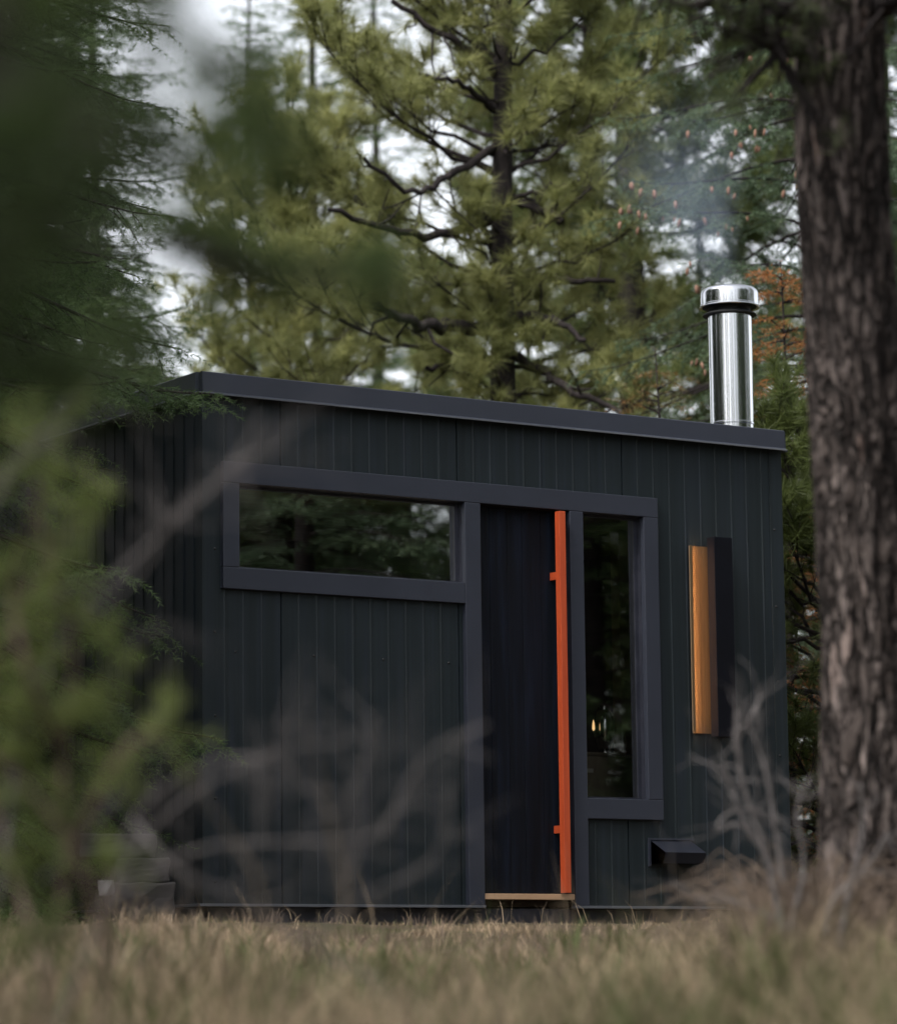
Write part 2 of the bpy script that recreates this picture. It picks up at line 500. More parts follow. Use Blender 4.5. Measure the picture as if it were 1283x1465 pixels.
def make_pine(seed, h=12.0, r=0.17, width=2.2, first=1.6, step=0.36, per=5, nlen=0.17, m=40, nw=0.005, shape=0.75, tint=0.5, extra=None, lean=(0, 0), face=None, trim_side=0):
    rng = np.random.default_rng(seed)
    wood, fol = Arr(), Arr()
    tr = trunk_line(h, lean, 0.05, rng)
    rr = r * (1 - 0.93 * (tr[:, 2] / h) ** 0.85)
    tube(wood, tr, rr, 12)
    P, D, T = [], [], []
    z = first
    while z < h - 0.2:
        t = (z - first) / (h - first)
        k = per + int(rng.integers(-1, 2))
        a0 = rng.uniform(0, 6.28)
        for q in range(k):
            ln = width * crown_len(t, shape) * rng.uniform(0.65, 1.15)
            az = a0 + q * 2 * PI / k + rng.normal(0, 0.25)
            if face is not None:
                c_ = math.cos(az - face)
                if c_ > 0.42: ln *= 0.26 + 0.25 * (1 - c_)
                if trim_side and math.cos(az - face - PI / 2) > 0.3: ln *= trim_side
            zz = z + rng.normal(0, 0.08)
            pine_limb(wood, (P, D, T), interp_line(tr, zz), az, ln, 0.05 + 0.75 * t + rng.normal(0, 0.12), rng, 0.012 + 0.016 * ln / width * (r / 0.17), nlen, tint)
        z += step * rng.uniform(0.75, 1.25)
    if extra: extra(wood, (P, D, T), tr, rng)
    P.append(tr[-1]); D.append(np.array([0, 0, 1.0])); T.append(tint)
    P, D, T = np.array(P), np.array(D), np.array(T)
    tufts(fol, P, D, np.full(len(P), nlen), T, rng, m, nw)
    return wood, fol


def fir_limb(wood, seg, base, az, length, elev, rng, r0, tint0, dens=1.0, hang=0.25, bare=0.12):
    n = 8
    u = np.linspace(0, 1, n)
    el = elev - hang * np.sin(u * PI * 0.85) + 0.25 * u ** 3
    a = az + np.cumsum(rng.normal(0, 0.05, n))
    d = np.stack([np.cos(a) * np.cos(el), np.sin(a) * np.cos(el), np.sin(el)], 1)
    pts = base + np.vstack([[0, 0, 0], np.cumsum(d[:-1] * length / (n - 1), 0)])
    tube(wood, pts, r0 * (1 - 0.85 * u), 5)
    A, B, T = seg
    A.append(pts[-3]); B.append(pts[-1]); T.append(tint0 + .1)
    ns = max(5, int(length * 15 * dens))
    for k in range(ns):
        s = bare + (1 - bare) * (k + rng.uniform(0, 1)) / ns
        i = min(int(s * (n - 1)), n - 2); f = s * (n - 1) - i
        p = pts[i] * (1 - f) + pts[i + 1] * f
        side = 1 if k % 2 else -1
        aa = a[i] + side * rng.uniform(0.7, 1.15)
        sl = (0.14 + 0.42 * length * (1 - s) ** 0.8 * 0.6) * rng.uniform(0.6, 1.15)
        dd = np.array([math.cos(aa), math.sin(aa), math.sin(el[i]) - rng.uniform(0.05, 0.45)])
        dd = unit(dd)
        e1 = p + dd * sl * 0.55; e2 = e1 + unit(dd + np.array([0, 0, -0.25])) * sl * 0.45
        t0 = tint0 + rng.normal(0, 0.09)
        A += [p, e1]; B += [e1, e2]; T += [t0, t0 + 0.06]
        if sl > 0.2:
            tube(wood, [p, e1, e2], [r0 * 0.22, r0 * 0.16, r0 * 0.1], 3)
        ks = int(sl / 0.055 * dens)
        for q in range(ks):
            w = rng.uniform(0.15, 0.95)
            b0 = p + dd * sl * w
            sd = 1 if q % 2 else -1
            ta = aa + sd * rng.uniform(0.6, 1.0)
            td = unit(np.array([math.cos(ta), math.sin(ta), dd[2] - rng.uniform(0, 0.5)]))
            A.append(b0); B.append(b0 + td * (0.05 + 0.10 * rng.uniform() + 0.15 * sl * (1 - w))); T.append(t0 + rng.normal(0, 0.05))
    return pts


def make_fir(seed, h=14.0, r=0.18, width=2.0, first=1.0, step=0.3, per=5, spacing=0.011, nlen=0.03, nw=0.005, dens=1.0, shape=0.9, tint=0.45, hang=0.3, zmax=None):
    rng = np.random.default_rng(seed)
    wood, fol = Arr(), Arr()
    tr = trunk_line(h, (0, 0), 0.04, rng)
    tube(wood, tr, r * (1 - 0.94 * (tr[:, 2] / h) ** 0.9), 12)
    A, B, T = [], [], []
    tips = []
    z = first
    while z < h - 0.15:
        t = (z - first) / (h - first)
        k = per + int(rng.integers(-1, 2))
        a0 = rng.uniform(0, 6.28)
        for q in range(k):
            ln = width * ((1 - t) ** shape + 0.05) * rng.uniform(0.7, 1.15)
            p = fir_limb(wood, (A, B, T), interp_line(tr, z + rng.normal(0, 0.07)), a0 + q * 2 * PI / k + rng.normal(0, 0.25), ln, -0.1 + 0.55 * t + rng.normal(0, 0.1), rng, 0.006 + 0.012 * ln / width, tint + rng.normal(0, 0.08), dens, hang)
            tips.append(p)
        z += step * rng.uniform(0.75, 1.25)
    A.append(tr[-2]); B.append(tr[-1]); T.append(tint)
    brush(fol, np.array(A), np.array(B), np.array(T), rng, spacing, nlen, nw)
    tips = np.array(B)
    return wood, fol, tips


def tree_from(name, wood, fol, wmat, fmat, loc, rz=0.0, scale=1.0):
    t = empty(name, loc, rz, scale)
    w = wood.build('trunk', wmat, t, True)
    c = fol.build('crown', fmat, t)
    return t


def copy_tree(src, loc, rz, scale, name=None, mats=None):
    r = src.copy(); COL.objects.link(r)
    if name: r.name = name
    r.location = [float(v) for v in loc]; r.rotation_euler = (0, 0, rz); r.scale = (scale,) * 3
    for ch in src.children:
        if ch.name.split('.')[0] in ('trunk', 'crown'):
            c = ch.copy(); COL.objects.link(c); c.parent = r
    return r


def on_ground(p, sink=0.1):
    return (p[0], p[1], float(ground_z(p[0], p[1])) - sink)


# ================================================================== SETTING: ground
def build_ground():
    k = np.linspace(-1, 1, 260)
    g = np.sinh(k * 4.6) / math.sinh(4.6) * 600
    X, Y = np.meshgrid(g - 3.0, g - 5.0)
    Z = ground_z(X, Y)
    Z -= 0.02 * np.clip(np.hypot(X, Y) - 120, 0, 400) * 0.0
    n = len(k)
    i, j = np.meshgrid(np.arange(n - 1), np.arange(n - 1))
    a = (j * n + i).ravel()
    f = np.stack([a, a + 1, a + n + 1, a + n], 1)
    A = Arr(); A.add(np.stack([X.ravel(), Y.ravel(), Z.ravel()], 1), f)
    o = A.build('ground', MAT['ground'], None, True)
    tag(o, kind='structure')


build_ground()

# ================================================================== CABIN
W, D, TOP, FB = 3.643, 2.9, 2.62, 2.509
GLZ = 0.045   # depth of the glass plane
cab = empty('sauna_cabin', (0, 0, 0))
tag(cab, 'small black metal clad cabin with flat roof standing on dry grass among pines', 'cabin')


def profile_wall(bm, x0, x1, z0, z1, ribs, joints, fixed, axis='x'):
    """ribbed sheet: a folded strip extruded in z; ribs stand 6 mm proud, joints are narrow grooves"""
    pts = [(x0, 0.0)]
    ev = sorted([(r, 'r') for r in ribs if x0 + 0.012 < r < x1 - 0.012] + [(j, 'j') for j in joints if x0 + 0.012 < j < x1 - 0.012])
    for p, k in ev:
        if k == 'r':
            pts += [(p - 0.009, 0.0), (p - 0.002, -0.0026), (p + 0.003, -0.0026), (p + 0.006, 0.0)]
        else:
            pts += [(p - 0.004, 0.0), (p - 0.0025, 0.012), (p + 0.0025, 0.012), (p + 0.004, 0.0)]
    pts.append((x1, 0.0))
    lo, hi = [], []
    for x, y in pts:
        c = (x, fixed + y) if axis == 'x' else (fixed + y, x)
        lo.append(bm.verts.new((*c, z0))); hi.append(bm.verts.new((*c, z1)))
    for i in range(len(pts) - 1):
        bm.faces.new((lo[i], lo[i + 1], hi[i + 1], hi[i]))


JO = [0.446, 1.503, 2.558]
RI = []
for j in [-0.611] + JO:
    for k in range(1, 10):
        x = j + k * 0.1055
        if 0.1 < x < 3.54: RI.append(x)
bm = bmesh.new()
for x0, x1, z0, z1 in ((0, W, 2.13, FB + 0.03), (0, 0.15, 0, 2.13), (0.15, 1.575, 0, 1.60), (2.24, 2.725, 0, 0.51), (2.725, W, 0, 2.13)):
    profile_wall(bm, x0, x1, z0, z1, RI, JO, 0.0)
done('front_wall', bm, MAT['siding'], cab)
# left wall, its ribs seen at a shallow angle; right and rear walls
bm = bmesh.new()
profile_wall(bm, 0.0, D, 0, FB + 0.03, [0.09 + k * 0.1055 for k in range(27)], [], 0.0, 'y')
done('side_wall', bm, MAT['siding'], cab)
box_obj('side_wall', (W - 0.018, W, 0.021, D, 0, FB + 0.03), MAT['siding'], cab, 0)
bm = bmesh.new()
v = [bm.verts.new(c) for c in ((W, D, 0), (0, D, 0), (0, D, FB + 0.03), (W, D, FB + 0.03))]
bm.faces.new(v)
done('rear_wall', bm, MAT['siding'], cab)
# corner trims: flat folded sheets standing a little proud
for x0, x1 in ((-0.004, 0.088), (W - 0.083, W + 0.004)):
    box_obj('corner_trim', (x0, x1, -0.0045, 0.02, 0.004, FB + 0.02), MAT['siding'], cab, 0.0015)

# roof with its fascia bands
bm = bmesh.new(); add_box(bm, -0.01, W, -0.012, D + 0.01, FB + 0.035, TOP - 0.008)
roof = done('roof', bm, MAT['trim'], cab)


def fascia(a, b, out):
    """sloped metal band with a kicked out drip edge and a folded cap"""
    a, b, out = np.array(a), np.array(b), np.array(out)
    prof = [(0.0, TOP), (0.026, TOP + 0.001), (0.029, TOP - 0.003), (0.034, FB + 0.012), (0.046, FB + 0.003), (0.046, FB - 0.001), (0.004, FB + 0.004)]
    bm = bmesh.new()
    ra = [bm.verts.new((*(a + out * o + 0 * b), z)) for o, z in prof]
    rb = [bm.verts.new((*(b + out * o), z)) for o, z in prof]
    n = len(prof)
    for i in range(n):
        bm.faces.new((ra[i], ra[(i + 1) % n], rb[(i + 1) % n], rb[i]))
    bm.faces.new(ra); bm.faces.new(list(reversed(rb)))
    return done('fascia', bm, MAT['trim'], roof)


fascia((-0.022, -0.012), (W + 0.0, -0.012), (0, -1))
fascia((-0.010, -0.004), (-0.010, D), (-1, 0))
fascia((W, -0.012), (W, D), (1, 0))
lip = box_obj('drip_edge', (-0.05, W + 0.004, -0.0615, -0.058, FB - 0.004, FB + 0.004), MAT['flashing'], roof, 0.0008)
box_obj('drip_edge', (-0.0600, -0.0565, -0.058, D, FB - 0.004, FB + 0.004), MAT['flashing'], roof, 0.0008)

# window and door trim boards, 30 mm proud, butted
TY = -0.030
FRONTS = {
    'head_board': (0.102, 2.772, TY, 0.006, 2.0765, 2.1825),
    'left_board': (0.102, 0.194, TY + .001, 0.006, 1.656, 2.0755),
    'sill_board': (0.102, 1.5285, TY + .0005, 0.006, 1.548, 1.655),
    'door_post': (1.5295, 1.6265, TY, 0.006, 0.004, 2.0755),
    'middle_post': (2.192, 2.279, TY, 0.006, 0.004, 2.0755),
    'right_board': (2.676, 2.772, TY + .001, 0.006, 0.5645, 2.0755),
    'lower_board': (2.280, 2.772, TY + .0005, 0.006, 0.457, 0.5635),
}
for nme, b in FRONTS.items():
    box_obj('trim_board', b, MAT['trim'], cab, 0.003)


def window(x0, x1, z0, z1):
    wn = None
    f = 0.022
    bm = bmesh.new()
    # reveal lining running back from the trim, and the slim sash
    add_box(bm, x0 - 0.012, x0, 0.0065, 0.11, z0 - 0.012, z1 + 0.012)
    add_box(bm, x1, x1 + 0.012, 0.0065, 0.11, z0 - 0.012, z1 + 0.012)
    add_box(bm, x0, x1, 0.0065, 0.11, z0 - 0.012, z0)
    add_box(bm, x0, x1, 0.0065, 0.11, z1, z1 + 0.012)
    for b in ((x0 + .0005, x0 + f, z0 + .0005, z1 - .0005), (x1 - f, x1 - .0005, z0 + .0005, z1 - .0005), (x0 + f, x1 - f, z0 + .0005, z0 + 0.012), (x0 + f, x1 - f, z1 - 0.014, z1 - .0005)):
        add_box(bm, b[0], b[1], GLZ - 0.012, GLZ + 0.02, b[2], b[3])
    wn = done('window', bm, MAT['black_hood'], cab)
    bm = bmesh.new()
    v = [bm.verts.new((x, GLZ, z)) for x, z in ((x0 + 0.01, z0 + .008), (x1 - 0.01, z0 + .008), (x1 - 0.01, z1 - .008), (x0 + 0.01, z1 - .008))]
    bm.faces.new(v)
    g = done('pane', bm, MAT['glass'], wn)
    return wn


window(0.194, 1.5285, 1.656, 2.0755)
window(2.280, 2.675, 0.5645, 2.0755)

# door: charred vertical planks, slightly recessed
DY = 0.040
bm = bmesh.new()
px = 1.629
for wd in (0.098, 0.112, 0.094, 0.118, 0.10, 0.041):
    add_box(bm, px + 0.001, px + wd - 0.001, DY + random.uniform(0, .0015), DY + 0.045, 0.066, 2.071, 0.002)
    px += wd
add_box(bm, 1.63, 2.19, DY + 0.01, DY + 0.05, 0.068, 2.069)
door = done('door', bm, MAT['door'], cab)
box_obj('pull_handle', (2.100, 2.139, -0.066, -0.024, 0.068, 2.064), MAT['orange'], door, 0.002)
for z in (1.727, 0.399):
    box_obj('handle_bracket', (2.109, 2.13, -0.0245, DY + 0.002, z - 0.02, z + 0.02), MAT['orange'], door, 0.001)
bm = bmesh.new()
add_box(bm, 1.6275, 1.6285, 0.0065, 0.1, 0.07, 2.075); add_box(bm, 2.1905, 2.1915, 0.0065, 0.1, 0.07, 2.075); add_box(bm, 1.6285, 2.1905, 0.02, 0.1, 2.0725, 2.0755)
done('door_jamb', bm, MAT['rubber'], cab)
box_obj('threshold', (1.628, 2.191, -0.022, 0.10, 0.034, 0.0635), MAT['sillwood'], cab, 0.002)
# bottom flashings and the dark skid beneath
for x0, x1 in ((-0.01, 1.628), (2.190, W + 0.005)):
    box_obj('base_flashing', (x0, x1, -0.036, 0.01, -0.010, 0.0035), MAT['flashing'], cab, 0.001)
box_obj('base_flashing', (-0.036, -0.0105, -0.036, D, -0.010, 0.0035), MAT['flashing'], cab, 0.001)
bm = bmesh.new(); add_box(bm, 0.05, W - 0.05, 0.035, 0.16, -0.32, -0.011, 0.004)
done('skid_beam', bm, MAT['black_hood'], cab)
bm = bmesh.new(); add_box(bm, 0.05, W - 0.05, D - 0.2, D - 0.08, -0.32, -0.011, 0.004)
done('skid_beam', bm, MAT['black_hood'], cab)
bm = bmesh.new(); add_box(bm, 0.05, 0.17, 0.1605, D - 0.2005, -0.30, -0.011, 0.004)
done('skid_beam', bm, MAT['black_hood'], cab)
# floor, ceiling and inner walls
box_obj('floor', (0.02, W - 0.02, 0.12, D - 0.02, 0.0, 0.03), MAT['interior'], cab, 0)
bm = bmesh.new()
for k in range(29):
    y = 0.06 + k * 0.098
    if y + .095 < D - 0.03: add_box(bm, 0.03, W - 0.03, y, y + 0.093, 2.105, 2.125, 0.003)
done('ceiling', bm, MAT['cedar'], cab)
box_obj('inner_wall', (0.02, W - 0.02, D - 0.06, D - 0.02, 0.03, 2.15), MAT['interior'], cab, 0)
box_obj('inner_wall', (W - 0.06, W - 0.02, 0.06, D - 0.07, 0.03, 2.15), MAT['interior'], cab, 0)
box_obj('inner_wall', (0.02, 0.06, 0.06, D - 0.07, 0.03, 2.15), MAT['interior'], cab, 0)
box_obj('inner_post', (2.98, 3.06, 0.62, 0.70, 0.031, 2.15), MAT['cedar'], cab, 0.003)

# screw heads
bm = bmesh.new(); add_lathe(bm, [(0.0072, 0), (0.0072, 0.002), (0.005, 0.0045), (0.0018, 0.0055)], n=10)
sc = done('screw', bm, MAT['rubber'], cab)
sc.rotation_euler = (PI / 2, 0, 0)
spots = [(0.067, z) for z in (0.11, 0.515, 0.92, 1.332, 1.744, 2.156)] + [(3.586, z) for z in (0.42, 0.826, 1.231, 1.643, 2.068)] + [(x, 1.239) for x in (0.185, 0.635, 1.043, 1.44)]
for i, (x, z) in enumerate(spots):
    s = sc if i == 0 else sc.copy()
    if i: COL.objects.link(s)
    s.parent = cab
    s.location = (x, -0.0045 if (x < .08 or x > 3.57) else 0.0, z)

# vent hood
bm = bmesh.new()
xa, xb = 2.700, 2.968
P_ = [(xa, 0, 0.352), (xb, 0, 0.352), (xb, -0.135, 0.283), (xa, -0.135, 0.283), (xb, -0.112, 0.226), (xa, -0.112, 0.226), (xb, 0, 0.226), (xa, 0, 0.226)]
v = [bm.verts.new(p) for p in P_]
for q in ((0, 1, 2, 3), (3, 2, 4, 5), (0, 3, 5, 7), (1, 6, 4, 2)): bm.faces.new([v[i] for i in q])
bmesh.ops.solidify(bm, geom=bm.faces[:], thickness=0.004)
hood = done('vent_hood', bm, MAT['trim'], cab)
box_obj('flange', (xa - 0.018, xb + 0.018, -0.0095, -0.001, 0.353, 0.363), MAT['trim'], hood, 0.001)
box_obj('flange', (xa - 0.018, xa - 0.001, -0.0085, -0.001, 0.215, 0.3525), MAT['trim'], hood, 0.001)

# chimney
chx, chy = 3.47, 0.20
bm = bmesh.new(); add_lathe(bm, [(0.1225, TOP - 0.005), (0.1225, 3.288)], chx, chy, 64)
chim = done('chimney', bm, MAT['chrome'], cab)
bm = bmesh.new(); add_lathe(bm, [(0.1235, 2.668), (0.1265, 2.671), (0.1265, 2.679), (0.1235, 2.682)], chx, chy, 64, False)
done('band', bm, MAT['chrome'], chim)
bm = bmesh.new(); add_lathe(bm, [(0.11, 3.2885), (0.150, 3.290), (0.151, 3.294), (0.143, 3.302), (0.12, 3.306), (0.115, 3.322), (0.12, 3.332), (0.155, 3.3375)], chx, chy, 64)
done('vent_collar', bm, MAT['rubber'], chim)
bm = bmesh.new(); add_lathe(bm, [(0.150, 3.338), (0.168, 3.333), (0.1695, 3.338), (0.166, 3.343), (0.166, 3.349), (0.1635, 3.352), (0.1635, 3.410), (0.1615, 3.424), (0.152, 3.438), (0.135, 3.447), (0.10, 3.452), (0.05, 3.454)], chx, chy, 64)
done('cap', bm, MAT['chrome'], chim)

# wall lamp: brass back plate lit by a strip behind a black box
lamp = empty('wall_lamp', (3.15, 0, 0.93))
tag(lamp, 'tall slim black wall lamp glowing amber down its side beside the tall window', 'wall lamp')
def lbox(name, b, mat, bev=0.002):
    return box_obj(name, (b[0] - 3.15, b[1] - 3.15, b[2], b[3], b[4] - 0.93, b[5] - 0.93), mat, lamp, bev)
bm = bmesh.new()
px = 2.998
prof = [(2.990, -0.008), (2.994, -0.012), (3.13, -0.012), (3.24, -0.012)]
lo = [bm.verts.new((x - 3.15, y, 0.928 - 0.93)) for x, y in prof]; hi = [bm.verts.new((x - 3.15, y, 1.942 - 0.93)) for x, y in prof]
for i in range(len(prof) - 1): bm.faces.new((lo[i], lo[i + 1], hi[i + 1], hi[i]))
done('back_plate', bm, MAT['brass'], lamp)
lbox('housing', (3.084, 3.206, -0.113, -0.048, 0.906, 1.986), MAT['black'])
bm = bmesh.new()
hook = [(2.9985, -0.0125), (2.9945, -0.0125), (2.9665, -0.0490), (2.9830, -0.0490), (2.9830, -0.0470), (2.9705, -0.0470)]
lo = [bm.verts.new((x - 3.15, y, 0.0)) for x, y in hook]; hi = [bm.verts.new((x - 3.15, y, 1.010)) for x, y in hook]
for i in range(6): bm.faces.new((lo[i], lo[(i + 1) % 6], hi[(i + 1) % 6], hi[i]))
bm.faces.new(lo); bm.faces.new(hi)
done('lip', bm, MAT['brass'], lamp)
lbox('light_strip', (2.9745, 2.9805, -0.0466, -0.0430, 0.936, 1.934), MAT['led'], 0.0005)
lbox('bracket', (3.16, 3.20, -0.047, -0.0125, 1.3, 1.5), MAT['black'])

# inside: metal cabinet with a pale tag, a rounded vessel on it with an emissive sliver as its glint
stv = empty('metal_stove', (2.83, 0.62, 0.03))
tag(stv, 'dark metal stove box with pale tag behind the tall window', 'stove')
def sbox(name, b, mat, bev=0.004):
    return box_obj(name, (b[0] - 2.83, b[1] - 2.83, b[2] - .62, b[3] - .62, b[4] - .03, b[5] - .03), mat, stv, bev)
sbox('body', (2.55, 2.93, 0.45, 0.95, 0.031, 0.83), MAT['stovemetal'], 0.012)
sbox('top_plate', (2.535, 2.945, 0.435, 0.965, 0.8305, 0.845), MAT['stovemetal'], 0.004)
sbox('tag', (2.60, 2.66, 0.4475, 0.4495, 0.735, 0.757), MAT['paper'], 0.0)
lan = empty('vessel', (2.86, 0.62, 0.845))
tag(lan, 'rounded lantern with a glowing sliver as its glint above the stove behind glass', 'vessel')
bm = bmesh.new(); add_lathe(bm, [(0.03, 0.0), (0.05, 0.006), (0.05, 0.02), (0.03, 0.03), (0.05, 0.07), (0.062, 0.13), (0.06, 0.19), (0.045, 0.235), (0.03, 0.25), (0.03, 0.27)], 0, 0, 32)
done('body', bm, MAT['chrome'], lan)
bm = bmesh.new(); add_lathe(bm, [(0.002, 0.0), (0.008, 0.01), (0.006, 0.04), (0.001, 0.06)], -0.10, -0.04, 12)
done('warm_glint', bm, MAT['warm_glint'], lan).location = (0, 0, 0.13)  # emissive sliver beside the body, put in as its glint

# ================================================================== big foreground trunk on the right
def big_trunk():
    d = 10.0
    rng = np.random.default_rng(3)
    ctr = [(1258, 1440), (1252, 1340), (1250, 1240), (1250, 1100), (1246, 900), (1234, 700), (1220, 480), (1206, 260), (1200, 100), (1200, -40), (1196, -300), (1192, -800), (1188, -1800)]
    hw = [92, 84, 76, 70, 67, 65.5, 65, 64, 63, 64, 58, 50, 30]
    c = np.array([at(x, y, d) for x, y in ctr]); r = np.array(hw) / CF * d
    base = np.array([c[0][0], c[0][1], float(ground_z(c[0][0], c[0][1])) - 0.1])
    c = np.vstack([[base[0], base[1], base[2]], c]); r = np.concatenate([[r[0] * 1.25], r])
    ok = [0] + [i for i in range(1, len(c)) if c[i][2] > base[2] + 0.12]
    c, r = c[ok], r[ok]
    n, sd = 420, 110
    line = smooth_line(np.hstack([c, r[:, None]]), n)
    pts, rad = line[:, :3], line[:, 3]
    th = np.arange(sd) * 2 * PI / sd
    zz = pts[:, 2]
    # bark plates: sum of wandering vertical furrows
    T, Z = np.meshgrid(th, zz)
    w = np.zeros_like(T)
    for k, amp in ((9, 1.0), (14, 0.8), (23, 0.55), (37, 0.35)):
        ph = rng.uniform(0, 6.28)
        w += amp * np.cos(k * T + 1.3 * np.sin(Z * 3.1 + ph) + 0.8 * np.sin(Z * 7.7 + 2 * ph) + ph)
    for k, amp in ((11, 0.7), (19, 0.6)):
        ph = rng.uniform(0, 6.28)
        w += amp * np.cos(Z * k + 2.5 * np.sin(3 * T + ph) + 1.7 * np.cos(7 * T + ph))
    w += rng.normal(0, 0.35, w.shape)
    w = np.tanh(w * 0.8)
    R = rad[:, None] * (1 + 0.075 * w) + 0.006 * np.sin(3 * T + Z)
    v = np.stack([pts[:, 0][:, None] + R * np.cos(T), pts[:, 1][:, None] + R * np.sin(T), Z + 0 * T], -1).reshape(-1, 3) - base
    i = np.arange(n - 1)[:, None] * sd; j = np.arange(sd)[None, :]; j2 = (j + 1) % sd
    f = np.stack([i + j, i + j2, i + sd + j2, i + sd + j], -1).reshape(-1, 4)
    wood, fol = Arr(), Arr()
    wood.add(v, f)
    P, Dd, T_ = [], [], []
    limbw = Arr()
    # the dark limbs at the top of the frame
    limbs = [
        ([(1160, 70, 10), (1110, 62, 9.9), (1075, 40, 9.8), (1050, 18, 9.7), (1000, 6, 9.6), (950, -4, 9.5), (880, -40, 9.4)], [0.045, 0.036, 0.030, 0.026, 0.020, 0.016, 0.01]),
        ([(1180, 30, 10), (1110, 6, 9.8), (1060, -14, 9.7), (980, -50, 9.6)], [0.05, 0.035, 0.025, 0.015]),
        ([(1150, 120, 10), (1120, 95, 9.8), (1108, 60, 9.7), (1085, 52, 9.7)], [0.02, 0.012, 0.009, 0.006]),
        ([(1240, 20, 10), (1290, -10, 9.8), (1350, -60, 9.6), (1420, -100, 9.5)], [0.05, 0.04, 0.03, 0.02]),
        ([(1200, -150, 10), (1080, -260, 9.5), (900, -330, 9.2)], [0.05, 0.03, 0.015]),
        ([(1200, -400, 10), (1330, -520, 9.5), (1500, -600, 9.2)], [0.05, 0.03, 0.015]),
        ([(1200, -600, 10), (1100, -720, 10.6), (950, -800, 11.2)], [0.05, 0.03, 0.015]),
    ]
    for ctrl, rr in limbs:
        p = np.array([at(*q) for q in ctrl]) - base
        s = smooth_line(np.hstack([p, np.array(rr)[:, None]]), 20)
        tube(limbw, s[:, :3] + np.vstack([[0, 0, 0], rng.normal(0, 0.008, (19, 3))]), s[:, 3] * 0.72, 9)
        for q in range(4, 20):
            for _ in range(2):
                e = s[q, :3] + rng.normal(0, 0.09, 3) + np.array([0, 0, -0.03]); e2 = e + rng.normal(0, 0.06, 3)
                tube(limbw, [s[q, :3], e, e2], [0.006, 0.004, 0.002], 4)
                if rng.uniform() < .45: P.append(e2); Dd.append(unit(e2 - e)); T_.append(0.2 + rng.normal(0, .1))
        for q in range(10, 20):
            if s[q][2] + base[2] > 2.62:
                for _ in range(3):
                    e = s[q, :3] + rng.normal(0, 0.16, 3) + np.array([0, 0, 0.1])
                    P.append(e); Dd.append(unit(e - s[q, :3])); T_.append(0.35 + rng.normal(0, .1))
                    tube(limbw, [s[q, :3], e], [0.006, 0.003], 4)
    tufts(fol, np.array(P), np.array(Dd), np.full(len(P), 0.10), np.array(T_), rng, 34, 0.0022)
    t = empty('pine_tree', base)
    wood.build('trunk', MAT['bark'], t, True)
    limbw.build('limb', MAT['limb'], t, True)
    fol.build('crown', MAT['pine_far'], t)
    tag(t, 'big near pine trunk with thick furrowed brown bark right of the cabin', 'tree')


big_trunk()


# ================================================================== main pine behind the cabin
def rel(pxs, base):
    return np.array([at(*q) for q in pxs]) - base


def main_pine():
    d = 26.0
    p = at(718, 900, d); base = np.array(on_ground(p, 0.15))
    top = at(720, -20, d)

    def extra(wood, tl, tr, rng):
        L_ = [
            ([(712, 468, 26), (650, 466, 25.6), (600, 462, 25.3), (555, 446, 25.1)], 0.058, 0.03),
            ([(706, 312, 26), (660, 330, 25.7), (600, 338, 25.4), (535, 322, 25.2), (470, 300, 25)], 0.045, 0.018),
            ([(706, 310, 26), (690, 306, 25.9), (700, 345, 25.9), (712, 365, 26)], 0.03, 0.025),
            ([(718, 402, 26), (770, 393, 25.8), (820, 400, 25.7), (880, 402, 25.6)], 0.042, 0.016),
            ([(718, 455, 26), (760, 452, 25.8), (800, 462, 25.6), (838, 486, 25.5)], 0.048, 0.018),
            ([(714, 514, 26), (660, 515, 25.7), (610, 526, 25.5)], 0.045, 0.02),
            ([(720, 500, 26), (770, 530, 25.7), (820, 560, 25.5), (890, 592, 25.3)], 0.045, 0.02),
            ([(722, 282, 26), (760, 292, 25.9), (803, 318, 25.8)], 0.042, 0.032),
            ([(722, 290, 26), (770, 270, 25.8), (830, 258, 25.7)], 0.022, 0.01),
            ([(712, 110, 26), (670, 70, 25.8), (630, 48, 25.7), (560, 0, 25.6)], 0.035, 0.02),
            ([(712, 160, 26), (660, 120, 25.6), (600, 105, 25.4)], 0.028, 0.012),
            ([(716, 205, 26), (640, 250, 25.4), (590, 275, 25.2), (520, 225, 25.0)], 0.035, 0.014),
        ]
        for c, r0, r1 in L_:
            q = smooth_line(rel(c, base), 16)
            q[1:-1] += rng.normal(0, 0.012, (14, 3))
            tube(wood, q, np.linspace(r0, r1, 16), 7)
            for k in range(4):
                i = int(rng.integers(5, 15)); e = q[i] + rng.normal(0, 0.14, 3) + np.array([0, 0, rng.choice([-.15, .18])])
                tube(wood, [q[i], (q[i] + e) / 2 + rng.normal(0, .03, 3), e], [r1 * .6, r1 * .45, r1 * .25], 4)
                if rng.uniform() < 0.6:
                    tl[0].append(e); tl[1].append(unit(e - q[i])); tl[2].append(0.5 + rng.normal(0, .1))
    lean = (top - base) / (top[2] - base[2]) * 12.5
    w, f = make_pine(11, h=12.5, r=0.155, width=2.75, first=1.9, step=0.33, per=5, nlen=0.175, m=64, nw=0.0062, shape=0.62, tint=0.55, extra=extra, lean=(lean[0], lean[1]), face=math.atan2(-CY, -SY), trim_side=0.66)
    t = tree_from('pine_tree', w, f, MAT['limb'], MAT['pine'], base)
    tag(t, 'yellow green long needled pine with dark limbs rising behind the cabin roof', 'tree')
    return t


main = main_pine()

